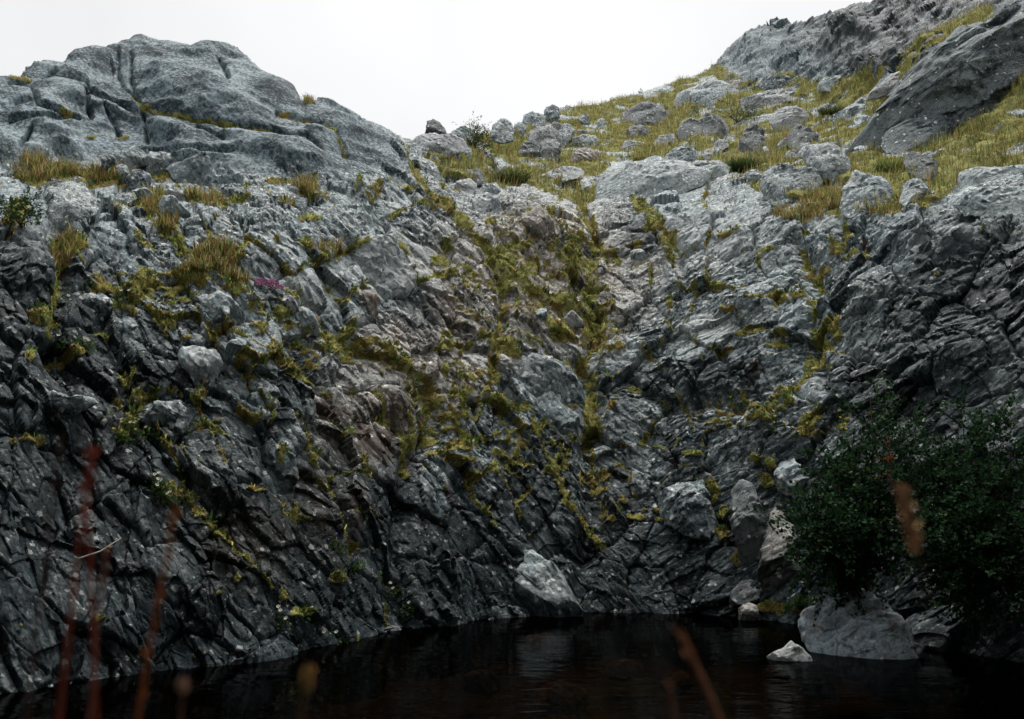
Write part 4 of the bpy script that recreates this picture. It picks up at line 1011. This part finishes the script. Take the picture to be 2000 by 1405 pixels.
STRAW, OLIVE, GREEN, OCHRE, BROWN, DARKG = (.50, .42, .21), (.27, .26, .085), (.13, .165, .05), (.33, .23, .08), (.15, .085, .035), (.035, .055, .020)
area = np.linalg.norm(np.cross(np.gradient(P, axis=1), np.gradient(P, axis=0)), axis=2)
vis = ((px > -120) & (px < 2120) & (np.arange(NRT)[:, None] > 6) & (np.arange(NRT)[:, None] < NRT - 3)).astype(float)
Nf = N.reshape(-1, 3)
def scatter(wgt, n, q):
    w_ = (np.clip(wgt, 0, None) * np.minimum(area, .02) * vis).ravel(); w_ /= w_.sum()
    k = q.choice(w_.size, n, p=w_)
    s_ = np.sqrt(area.ravel()[k])[:, None]
    t1 = unit(np.cross(Nf[k], [1, 0, 0])); t2 = np.cross(Nf[k], t1)
    return PV[k] + t1 * s_ * q.uniform(-.6, .6, (n, 1)) + t2 * s_ * q.uniform(-.6, .6, (n, 1)), k

patchy = sstep(-.35, .5, fbm(X * 1.1, Yw * 1.1, Z * 1.1, 3, 300))
tuft = sstep(.0, .35, fbm(X * 5, Yw * 5, Z * 5, 2, 304))
# long straw grass of the saddle
q = np.random.default_rng(11)
n = 105000
pos, k = scatter(turf * (.06 + .45 * patchy + .8 * tuft), n, q)
dry = np.clip(patchy.ravel()[k] * .8 + q.normal(.1, .25, n), 0, 1)
right = sstep(1450, 1750, px.ravel()[k])
h = q.uniform(.03, .10, n) + (q.random(n) < .22) * q.uniform(.06, .20, n) * (.4 + patchy.ravel()[k])
colr = palette(q, n, [STRAW, OLIVE, GREEN, OCHRE, BROWN], [.24, .32, .30, .10, .04])
g2 = palette(q, n, [OLIVE, GREEN, OCHRE, BROWN, DARKG], [.34, .30, .16, .12, .08])
pick = q.random(n) > (dry * (.9 - .5 * right))
colr[pick] = g2[pick]
up = unit(np.array([0, -.05, 1.0]) + .35 * Nf[k] + q.normal(0, .14, (n, 3)))
V, qd, tr_, c_ = blades(pos, up, h, q.uniform(.007, .013, n), np.clip(q.normal(.35, .25, n), 0, 1), colr, q)
tag(obj('grass', mesh_np('grass', V, qd, tr_, dict(col=c_), False), M_GRASS), 'long straw-coloured grass covering the saddle between the two rock summits', 'grass', kind='stuff')
# brown-green grass on the ledges and shelves
q = np.random.default_rng(12)
n = 30000
pos, k = scatter(tall * (1 - turf * .6) * (.25 + tuft), n, q)
colr = palette(q, n, [STRAW, OLIVE, GREEN, OCHRE, BROWN, DARKG], [.10, .22, .18, .24, .22, .04])
up = unit(np.array([0, -.15, 1.0]) + .3 * Nf[k] + q.normal(0, .16, (n, 3)))
h = q.uniform(.02, .07, n) + (q.random(n) < .22) * q.uniform(.04, .15, n)
V, qd, tr_, c_ = blades(pos, up, h, q.uniform(.005, .010, n), np.clip(q.normal(.4, .25, n), 0, 1), colr, q)
tag(obj('ledge_grass', mesh_np('ledge_grass', V, qd, tr_, dict(col=c_), False), M_GRASS), 'brown-green grass on the rock ledges and the left shelf', 'grass', kind='stuff')
# moss shoots over the cushions
q = np.random.default_rng(13)
n = 85000
pos, k = scatter(moss * (moss > .35) * (.3 + tuft) * (1 - .8 * turf) / np.maximum(MPP / .0055, .6), n, q)
gr = fbm(X * 2.2, Yw * 2.2, Z * 2.2, 2, 310).ravel()[k]
colr = palette(q, n, [(.42, .40, .13), (.25, .27, .085), (.46, .36, .13), (.27, .15, .055)], [.30, .22, .28, .20])
c2 = palette(q, n, [(.14, .21, .045), (.22, .30, .07), (.08, .13, .03)], [.45, .3, .25])
pick = q.normal(0, .35, n) < gr - .22
colr[pick] = c2[pick]
h = q.uniform(.006, .022, n) + (q.random(n) < .04) * q.uniform(.02, .07, n)
up = unit(.7 * Nf[k] + np.array([0, -.1, .6]) + q.normal(0, .35, (n, 3)))
V, qd, tr_, c_ = blades(pos, up, h, q.uniform(.006, .014, n), np.clip(q.normal(.4, .3, n), 0, 1), colr, q)
tag(obj('moss', mesh_np('moss', V, qd, tr_, dict(col=c_), False), M_GRASS), 'olive and yellow-green moss in the joints and gullies of the cliff', 'moss', kind='stuff')
# leafy herbs rooted in the moss
q = np.random.default_rng(14)
nc_ = 1700
pos, k = scatter((moss * (moss > .5) + .35 * tall) * (.2 + patchy) / np.maximum(MPP / .0055, .6), nc_, q)
m_ = 9
cpos = np.repeat(pos, m_, 0); nn = np.repeat(Nf[k], m_, 0); n = len(cpos)
ts = np.repeat(np.exp(q.normal(0, .35, nc_)), m_)
d = unit(q.normal(0, 1, (n, 3)) + .9 * nn + np.array([0, -.1, .5]))
colr = palette(q, n, [(.075, .125, .030), (.12, .17, .045), (.045, .080, .025), (.20, .17, .04), (.18, .07, .03)], [.34, .26, .22, .12, .06])
cpos = cpos + d * (q.uniform(0, .03, n) * ts)[:, None]
V, tr_, c_ = leaves(cpos, d, unit(nn + q.normal(0, .5, (n, 3))), q.uniform(.022, .05, n) * ts, q.uniform(.010, .020, n) * ts, colr)
tag(obj('herbs', mesh_np('herbs', V, None, tr_, dict(col=c_), False), M_LEAF), 'small green leafy herbs rooted in the mossy joints', 'herbs', kind='stuff')

# ------------------------------------------------------------------ flowers
def flower_clump(name, label, cat, pts_px, petal, size=.022, leaf=(.06, .11, .03), nl=60, rad=.10, seed=0, centre=(.45, .33, .03), hgt=.07, group=None):
    q = np.random.default_rng(500 + seed)
    roots = np.array([ground(x, y) for x, y in pts_px])
    org = roots.mean(0); org[2] = roots[:, 2].min()
    e = tag(empty(name, org), label, cat, group)
    nb = len(roots)
    n = nl * nb
    base = np.repeat(roots, nl, 0) + q.normal(0, rad * .4, (n, 3)) * [1, .5, .7] + [0, -.03, -.02]
    d = unit(q.normal(0, .8, (n, 3)) + [0, -.5, .9])
    V, tr_, c_ = leaves(base - org, d, unit(q.normal(0, .6, (n, 3)) + [0, -.5, .8]), q.uniform(.018, .04, n), q.uniform(.008, .016, n), palette(q, n, [leaf, tuple(v * 1.5 for v in leaf), tuple(v * .6 for v in leaf)], [.5, .3, .2]))
    obj('foliage', mesh_np('foliage', V, None, tr_, dict(col=c_), False), M_LEAF, e)
    for rt_ in roots:
        head = rt_ + [q.normal(0, .02), -.05 - q.uniform(0, .03), hgt * q.uniform(.6, 1.2)]
        tv, tq = tube([rt_ - org, (rt_ + head) / 2 - org + [.006, 0, .004], head - org], [.0025, .002, .002], 4)
        st_ = obj('stem', mesh_np('stem', tv, tq, attrs=dict(col=np.tile(leaf, (len(tv), 1)))), M_LEAF, e)
        npet = 6; a = np.arange(npet) / npet * 2 * math.pi
        ax = unit(np.array([q.normal(0, .3), -.7, .7])); u = unit(np.cross(ax, [1, 0, 0.1])); v = np.cross(ax, u)
        dirs = np.cos(a)[:, None] * u + np.sin(a)[:, None] * v + ax * .25
        V, tr_, c_ = leaves(np.tile(head - org, (npet, 1)), dirs, np.tile(ax, (npet, 1)), np.full(npet, size * .9), np.full(npet, size * .75), palette(q, npet, [petal], [1], .06))
        cv = np.array([head - org + ax * .004 + size * .25 * (math.cos(t) * u + math.sin(t) * v) for t in a])
        V = np.concatenate([V, cv]); c_ = np.concatenate([c_, np.tile(centre, (npet, 1))])
        k0 = len(V) - npet
        tr_ = np.concatenate([tr_, [[k0, k0 + i, k0 + i + 1] for i in range(1, npet - 1)]])
        obj('blossom', mesh_np('blossom', V, None, tr_, dict(col=c_), False), M_PETAL, st_)
    return e
WHITE, YEL, BLU = (.78, .78, .74), (.72, .55, .08), (.10, .13, .50)
flower_clump('white_flower_plant', 'white flowers in a leafy patch on the dark lower left wall', 'flowers', [(303,940),(311,938),(314,948),(318,953),(322,960),(337,976),(341,978),(309,952)], WHITE, seed=1)
flower_clump('white_flower_plant', 'white flowers on a mossy shelf at the far left of the slope', 'flowers', [(150,663),(152,668),(172,676),(176,680),(178,672),(121,672)], WHITE, seed=2)
flower_clump('white_flower_plant', 'scattered white flowers on the ledge above the thick dark block', 'flowers', [(233,568),(243,584),(254,584),(177,554),(134,593)], WHITE, seed=3, nl=30)
flower_clump('white_flower_plant', 'white and cream flowers below the jutting pale slab', 'flowers', [(246,833),(262,838),(283,833),(270,840),(302,848)], (.75, .70, .50), seed=4)
flower_clump('white_flower_plant', 'white flowers by the waterline left of the triangular boulder', 'flowers', [(765,1155),(772,1157),(800,1190),(566,1275),(660,1246)][:3], WHITE, seed=5)
flower_clump('white_flower_plant', 'white blossoms just above the water at lower left', 'flowers', [(643,1244),(662,1250),(580,1278)], WHITE, seed=6, nl=20)
flower_clump('white_flower_plant', 'two white flowers on the wall at lower left above the water', 'flowers', [(540,1204),(550,1202),(556,1218)], WHITE, seed=7, nl=20)
flower_clump('yellow_flower_plant', 'yellow flowers in the leaves beneath the cream flowers', 'flowers', [(232,848),(240,844),(246,858),(270,850),(236,860)], YEL, seed=8, size=.016)
flower_clump('yellow_flower_plant', 'yellow flowers hanging down the crack beside the top of the bush', 'flowers', [(1638,812),(1641,826),(1646,838),(1650,848),(1635,832)], YEL, seed=9, size=.020, nl=20)
flower_clump('yellow_flower_plant', 'yellow-white flowers on the mossy ledge under the dark overhang', 'flowers', [(1508,815),(1513,828),(1530,838),(1545,845),(1552,852),(1506,838),(1572,842)], (.75, .62, .22), seed=10, size=.018, nl=24)
flower_clump('yellow_flower_plant', 'orange-yellow flowers in front of the dark overhang', 'flowers', [(1430,771),(1425,786),(1440,794),(1456,790),(1500,781)], (.75, .42, .05), seed=11, size=.014, nl=30)
flower_clump('yellow_flower_plant', 'yellow flowers at the cliff edge right of the red-based rock', 'flowers', [(1690,404),(1712,406),(1720,410),(1808,408),(1812,412),(1806,414)], YEL, seed=12, size=.026, nl=16)
flower_clump('yellow_flower_plant', 'yellow flowers in the grass below the dark boulder pile', 'flowers', [(1022,327),(1030,330),(1042,326),(1052,328),(1060,322),(1075,330)], YEL, seed=13, size=.022, nl=10)
flower_clump('blue_flower_plant', 'tiny blue flowers on the lower left wall in mid picture', 'flowers', [(650,1060),(655,1064),(668,1074),(690,1100),(688,1104),(700,1106),(735,1124)], BLU, seed=14, size=.014, centre=(.5, .5, .6))
flower_clump('blue_flower_plant', 'tiny blue flowers in the dark herbs beside the reddish stone', 'flowers', [(1556,1172),(1560,1168),(1540,1180),(1576,1170)], BLU, seed=15, size=.014, nl=90, centre=(.4, .4, .6))
# purple heather cushion: one mass of tiny bells over dark green
q = np.random.default_rng(77)
hp = [(505, 553), (515, 556), (524, 558), (533, 561), (542, 564), (548, 568), (537, 557), (512, 560)]
roots = np.array([ground(x, y) for x, y in hp]); org = roots.mean(0)
e = tag(empty('heather', org), 'cushion of purple-pink heather at the right end of the left grass ledge', 'heather')
n = 420
b_ = roots[q.integers(0, len(hp), n)] + q.normal(0, .030, (n, 3)) * [1, .6, .5] + [0, -.04, .02]
V, tr_, c_ = leaves(b_ - org, unit(q.normal(0, .6, (n, 3)) + [0, -.4, .9]), unit(q.normal(0, .6, (n, 3)) + [0, -.8, .4]), q.uniform(.012, .024, n), q.uniform(.010, .016, n), palette(q, n, [(.42, .13, .32), (.55, .24, .44), (.28, .08, .20)], [.5, .3, .2]))
obj('blossom', mesh_np('blossom', V, None, tr_, dict(col=c_), False), M_PETAL, e)
b_ = roots[q.integers(0, len(hp), n)] + q.normal(0, .034, (n, 3)) * [1, .6, .5] + [0, -.025, .005]
V, tr_, c_ = leaves(b_ - org, unit(q.normal(0, .7, (n, 3)) + [0, -.3, .8]), unit(q.normal(0, .6, (n, 3)) + [0, -.8, .4]), q.uniform(.015, .03, n), q.uniform(.005, .010, n), palette(q, n, [DARKG, GREEN], [.6, .4]))
obj('foliage', mesh_np('foliage', V, None, tr_, dict(col=c_), False), M_LEAF, e)

# ------------------------------------------------------------------ shrubs and tussocks
def shrub(name, label, cat, base_px, base_Y, tips, nleaf, leafL, cols, wts, spread=.11, seed=0, stem_r=.012, stem_c=(.06, .045, .03), group=None, sag=.15, per=26, leafW=.55, ys=None, zb_=None):
    """stems from one foot to traced tip points (x, y, depth offset); twigs with leaves around each stem"""
    q = np.random.default_rng(700 + seed)
    org = at(base_px[0], base_px[1], base_Y)
    e = tag(empty(name, org), label, cat, group)
    LV = []; LD = []
    for tx, ty, dy in tips:
        tip = at(tx, ty, min(base_Y + dy, depth(tx, ty) - spread * 1.2)) - org
        t = np.linspace(0, 1, 7)[:, None]
        bow = np.array([q.normal(0, .06), q.normal(0, .06), 0]) * np.linalg.norm(tip)
        path = tip * t ** np.array([1.15, 1.1, .85]) + bow * np.sin(t * math.pi)
        tv, tq = tube(path, np.linspace(stem_r, stem_r * .3, 7), 5)
        obj('stem', mesh_np('stem', tv, tq, attrs=dict(col=np.tile(stem_c, (len(tv), 1)))), M_STALK, e)
        k = max(3, nleaf // len(tips))
        s_ = q.uniform(.22, 1, k) ** .8
        c0 = np.stack([np.interp(s_, t[:, 0], path[:, j]) for j in range(3)], -1)
        nt_ = max(2, k // per)
        tw = q.integers(0, nt_, k)
        td = unit(q.normal(0, 1, (nt_, 3)) + [0, -.15, .35]); ts_ = q.uniform(.2, 1, nt_) ** .8
        tc = np.stack([np.interp(ts_, t[:, 0], path[:, j]) for j in range(3)], -1)
        r_ = q.uniform(.02, 1, k) ** .8
        tl = q.uniform(.5, 1.5, nt_)
        LV.append(tc[tw] + td[tw] * (r_ * spread * 2.3 * tl[tw])[:, None] + q.normal(0, spread * .09, (k, 3)) - np.array([0, 0, 1.0]) * (r_ ** 2 * spread * .5)[:, None])
        LD.append(unit(td[tw] + q.normal(0, .7, (k, 3))))
    p_ = np.concatenate(LV); d_ = np.concatenate(LD); n = len(p_)
    V, tr_, c_ = leaves(p_, d_, unit(q.normal(0, .6, (n, 3)) + [0, -.35, .9]), leafL * q.uniform(.6, 1.25, n), leafL * leafW * q.uniform(.7, 1.2, n), palette(q, n, cols, wts))
    obj('crown', mesh_np('crown', V, None, tr_, dict(col=c_), False), M_LEAF, e)
    return e
WIL = [(.014, .042, .016), (.026, .068, .026), (.007, .022, .010), (.055, .11, .045)]
shrub('willow_bush', 'dark green leafy bush behind the large boulder, nearest the upright boulder', 'bush', (1650, 1180), 8.2,
      [(1575,1035,.0),(1590,945,.1),(1635,890,.2),(1700,805,.4),(1722,790,.4),(1765,850,.2),(1790,905,.0),(1665,940,0),(1735,930,0),(1545,968,.1),(1560,1010,0),(1612,885,.2),(1668,846,.3),(1700,780,.4),(1742,812,.4),(1786,838,.3),(1812,870,.2),(1700,890,0),(1640,985,-.2),(1620,1010,-.3),(1680,1000,-.3),(1740,980,-.2),(1590,1050,.0),(1660,1060,-.1),(1720,1050,-.2),(1575,985,.2)],
      15000, .040, WIL, [.44, .24, .22, .10], .15, 1, .014, leafW=.68, per=30)
shrub('willow_bush', 'dark green leafy bush filling the right edge of the stream bank', 'bush', (1890, 1200), 7.95,
      [(1780,930,.2),(1810,880,.3),(1860,900,.3),(1900,850,.4),(1930,830,.4),(1975,870,.3),(2010,840,.3),(1840,990,-.2),(1910,980,-.3),(1970,1000,-.3),(1790,1060,-.3),(1880,1080,-.4),(1960,1090,-.3),(2040,960,0),(2060,1080,-.2),(1832,842,.3),(1880,826,.4),(1952,806,.4),(1990,818,.3),(1850,930,0),(1935,920,0),(1985,940,0),(1800,1000,-.2),(1820,1090,-.3)],
      17000, .040, WIL, [.46, .22, .24, .08], .16, 2, .014, leafW=.68, per=30)
shrub('willow_bush', 'dark bush beyond the right edge, behind the other two bushes', 'bush', (2110, 1250), 7.3,
      [(2060,900,.3),(2120,860,.3),(2180,900,.2),(2090,1010,-.2),(2160,1040,-.2),(2230,1000,0)], 8000, .036, WIL, [.42, .28, .20, .10], .18, 3, .014)
shrub('autumn_shoot', 'red-brown withered shoot among the dark bush leaves', 'shoot', (1740, 960), 7.8, [(1726,868,0),(1736,880,0),(1742,895,-.02)], 60, .026, [(.22, .07, .025), (.15, .05, .02)], [.6, .4], .05, 4, .005)
shrub('dwarf_bush', 'small green bush on the skyline between tooth rock and rounded boulder', 'bush', (925, 290), depth(925, 292), [(908,268,0),(922,258,.1),(935,252,.1),(946,258,.1),(958,268,0),(940,275,-.2),(915,280,-.2),(925,246,.2),(962,282,-.1)], 2400, .050, [(.055, .085, .030), (.085, .11, .035), (.035, .055, .022)], [.45, .3, .25], .16, 5, .012, per=14, leafW=.35)
shrub('willow_shrub', 'grey-green willow shrub left of the broad pale slab', 'shrub', (1440, 240), depth(1440, 242), [(1390,212,0),(1405,200,.1),(1425,205,.1),(1445,208,.1),(1462,204,.1),(1480,212,0),(1495,222,0),(1420,225,-.1),(1460,228,-.1),(1476,200,.1)], 2100, .05, [(.11, .15, .07), (.16, .20, .10), (.07, .10, .045)], [.45, .3, .25], .13, 6, .010, leafW=.4)
shrub('willow_shrub', 'single small green sprig standing before the broad pale slab', 'shrub', (1532, 212), depth(1532, 216), [(1528,196,0),(1534,192,0),(1538,200,0)], 200, .05, [(.06, .10, .035), (.09, .13, .05)], [.5, .5], .08, 7, .006, leafW=.4)
shrub('leafy_bush', 'dark leafy bush at the far left edge beside the grass shelf', 'bush', (40, 440), depth(40, 442), [(10,405,0),(28,392,0),(45,400,0),(62,412,0),(20,420,-.2),(70,428,-.1)], 1100, .035, [(.03, .055, .02), (.05, .08, .025)], [.6, .4], .10, 8, .008)
shrub('sapling', 'tiny stunted sapling alone on the right skyline ridge', 'sapling', (1250, 184), depth(1250, 187), [(1247,174,0),(1251,171,0),(1254,175,0)], 150, .04, [(.045, .045, .03), (.06, .06, .035)], [.6, .4], .055, 9, .010, leafW=.4)
def tussock(name, label, base_px, w_px, n, hgt, cols, wts, seed):
    q = np.random.default_rng(900 + seed)
    org = ground(*base_px); m = org[1] / F0
    e = tag(empty(name, org), label, 'tussock')
    r_ = np.sqrt(q.random(n)); a = q.uniform(0, 2 * math.pi, n)
    b_ = np.stack([r_ * np.cos(a) * w_px * .32 * m, r_ * np.sin(a) * w_px * .22 * m, np.zeros(n)], -1); b_[:, 2] = b_[:, 1] * .45 - .03
    upv = unit(np.stack([b_[:, 0] * 2.2 / (w_px * m), b_[:, 1] * 1.5 / (w_px * m), np.full(n, .8)], -1) + q.normal(0, .15, (n, 3)))
    V, qd, tr_, c_ = blades(b_, upv, hgt * q.uniform(.5, 1.1, n), q.uniform(.007, .014, n), np.clip(q.normal(.5, .25, n), 0, 1), palette(q, n, cols, wts), q)
    obj('blade_tuft', mesh_np('blade_tuft', V, qd, tr_, dict(col=c_), False), M_GRASS, e)
    V, tr_, c_ = leaves(b_ * .9, unit(upv + q.normal(0, .5, (n, 3))), unit(q.normal(0, .5, (n, 3)) + [0, -.5, .8]), hgt * q.uniform(.15, .35, n), np.full(n, .014), palette(q, n, [DARKG, (.02, .03, .012)], [.6, .4]))
    obj('leaf_base', mesh_np('leaf_base', V, None, tr_, dict(col=c_), False), M_LEAF, e)
tussock('rush_tussock', 'dark green rush tussock in the saddle grass left of the whaleback', (1000, 354), 85, 1400, .32, [DARKG, (.06, .09, .025), OLIVE], [.5, .3, .2], 1)
tussock('rush_tussock', 'dark green tussock on the saddle above the rock with a red-brown base', (1452, 334), 62, 1300, .36, [DARKG, (.05, .075, .022)], [.65, .35], 2)
tussock('rush_tussock', 'dark green tussock in the shaded grass right of the broad pale slab', (1625, 222), 70, 900, .32, [DARKG, (.06, .08, .025), OLIVE], [.5, .3, .2], 3)
tussock('rush_tussock', 'green tussock at the right end of the saddle grass above the cliff', (1745, 335), 80, 900, .30, [GREEN, (.06, .085, .025), OLIVE], [.5, .3, .2], 4)

# ------------------------------------------------------------------ out-of-focus stalks close to the lens, rooted on the near bank
def stalk(name, label, top, foot, Y, width, col, seed, head=None, tip_w=.4):
    q = np.random.default_rng(1100 + seed)
    a, b = at(*top, Y), at(*foot, Y)
    root = b + (b - a) / max(a[2] - b[2], .05) * max(b[2] - .36, .05) * np.array([.5, .5, 1]); root[2] = .36
    e = tag(empty(name, root), label, 'grass stalk', 'blurred stalks close to the lens')
    t = np.linspace(0, 1, 14)[:, None]
    c1 = b + (b - a) * .15
    path = (1 - t) ** 2 * root + 2 * t * (1 - t) * c1 + t ** 2 * a - root
    rad = np.linspace(width * .5, width * .5 * tip_w, 14)
    tv, tq = tube(path, rad, 6)
    cc = np.array(col) * (.55 + .6 * np.repeat(t, 6, 0)) 
    obj('stem', mesh_np('stem', tv, tq, attrs=dict(col=cc)), M_STALK, e)
    if head:
        hl, hw, hc, nn_ = head
        s_ = q.random(nn_)
        c0 = np.stack([np.interp(1 - s_ * hl, t[:, 0], path[:, j]) for j in range(3)], -1)
        d_ = unit(unit(path[-1] - path[-3]) * 1.6 + q.normal(0, .45, (nn_, 3)))
        V, tr_, c_ = leaves(c0, d_, unit(q.normal(0, 1, (nn_, 3))), hw * q.uniform(.6, 1.1, nn_), np.full(nn_, hw * .4), palette(q, nn_, [hc], [1]))
        obj('seed_head', mesh_np('seed_head', V, None, tr_, dict(col=c_), False), M_STALK, e)
RED, ORG, TAN = (.40, .085, .05), (.50, .17, .065), (.55, .30, .16)
stalk('grass_stalk', 'long dark red blurred stalk at far left, tallest of the stalks', (178, 880), (112, 1345), .62, .0055, RED, 1, (.10, .009, (.30, .07, .05), 40))
stalk('grass_stalk', 'orange-red blurred stalk leaning right, in front of the lower left wall', (345, 990), (258, 1365), .66, .0050, ORG, 2, (.34, .008, (.36, .13, .06), 60))
stalk('grass_stalk', 'short red blurred blade hooked beside the tallest stalk', (168, 985), (186, 1078), .64, .005, RED, 3)
stalk('grass_stalk', 'pale pinkish blurred stalk between the two red stalks', (207, 1085), (185, 1250), .70, .0045, (.30, .14, .11), 4, (.10, .007, (.34, .16, .13), 30))
stalk('grass_stalk', 'tan blurred seed head in front of the dark bush', (1762, 965), (1812, 1090), .60, .0022, (.06, .035, .025), 5, (.16, .008, TAN, 220))
stalk('grass_stalk', 'brown blurred stalk crossing the stream at bottom right of centre', (1325, 1240), (1425, 1362), .68, .007, (.34, .15, .08), 6, (.12, .009, (.36, .16, .09), 40))
stalk('grass_stalk', 'short golden blurred tip at the bottom edge left of centre', (602, 1318), (578, 1360), .60, .004, (.20, .12, .05), 7, (.10, .008, (.50, .33, .13), 120))
stalk('grass_stalk', 'small pinkish blurred tip at the bottom edge, left', (357, 1348), (352, 1372), .64, .004, (.24, .12, .09), 8, (.06, .010, (.45, .26, .2), 30))
stalk('grass_stalk', 'faint brown blurred tip at the bottom edge right of centre', (1305, 1330), (1330, 1385), .62, .006, (.22, .10, .05), 9)
stalk('grass_stalk', 'very faint dark red blurred stalk at the left edge', (120, 850), (80, 1100), .60, .004, (.10, .03, .022), 10)
# a bleached twig on the lower left wall
p0, p1 = ground(163, 1098), ground(246, 1058)
pm = ground(205, 1084)
off = np.array([0, -.10, .03])
tv, tq = tube(np.array([p0, pm, p1]) + off - p0, [.006, .0055, .004], 6)
o = obj('twig', mesh_np('twig', tv, tq, attrs=dict(col=np.tile((.42, .40, .37), (len(tv), 1)))), M_STALK)
o.location = p0
tag(o, 'thin bleached twig lying on the lower left wall behind the red stalks', 'twig')
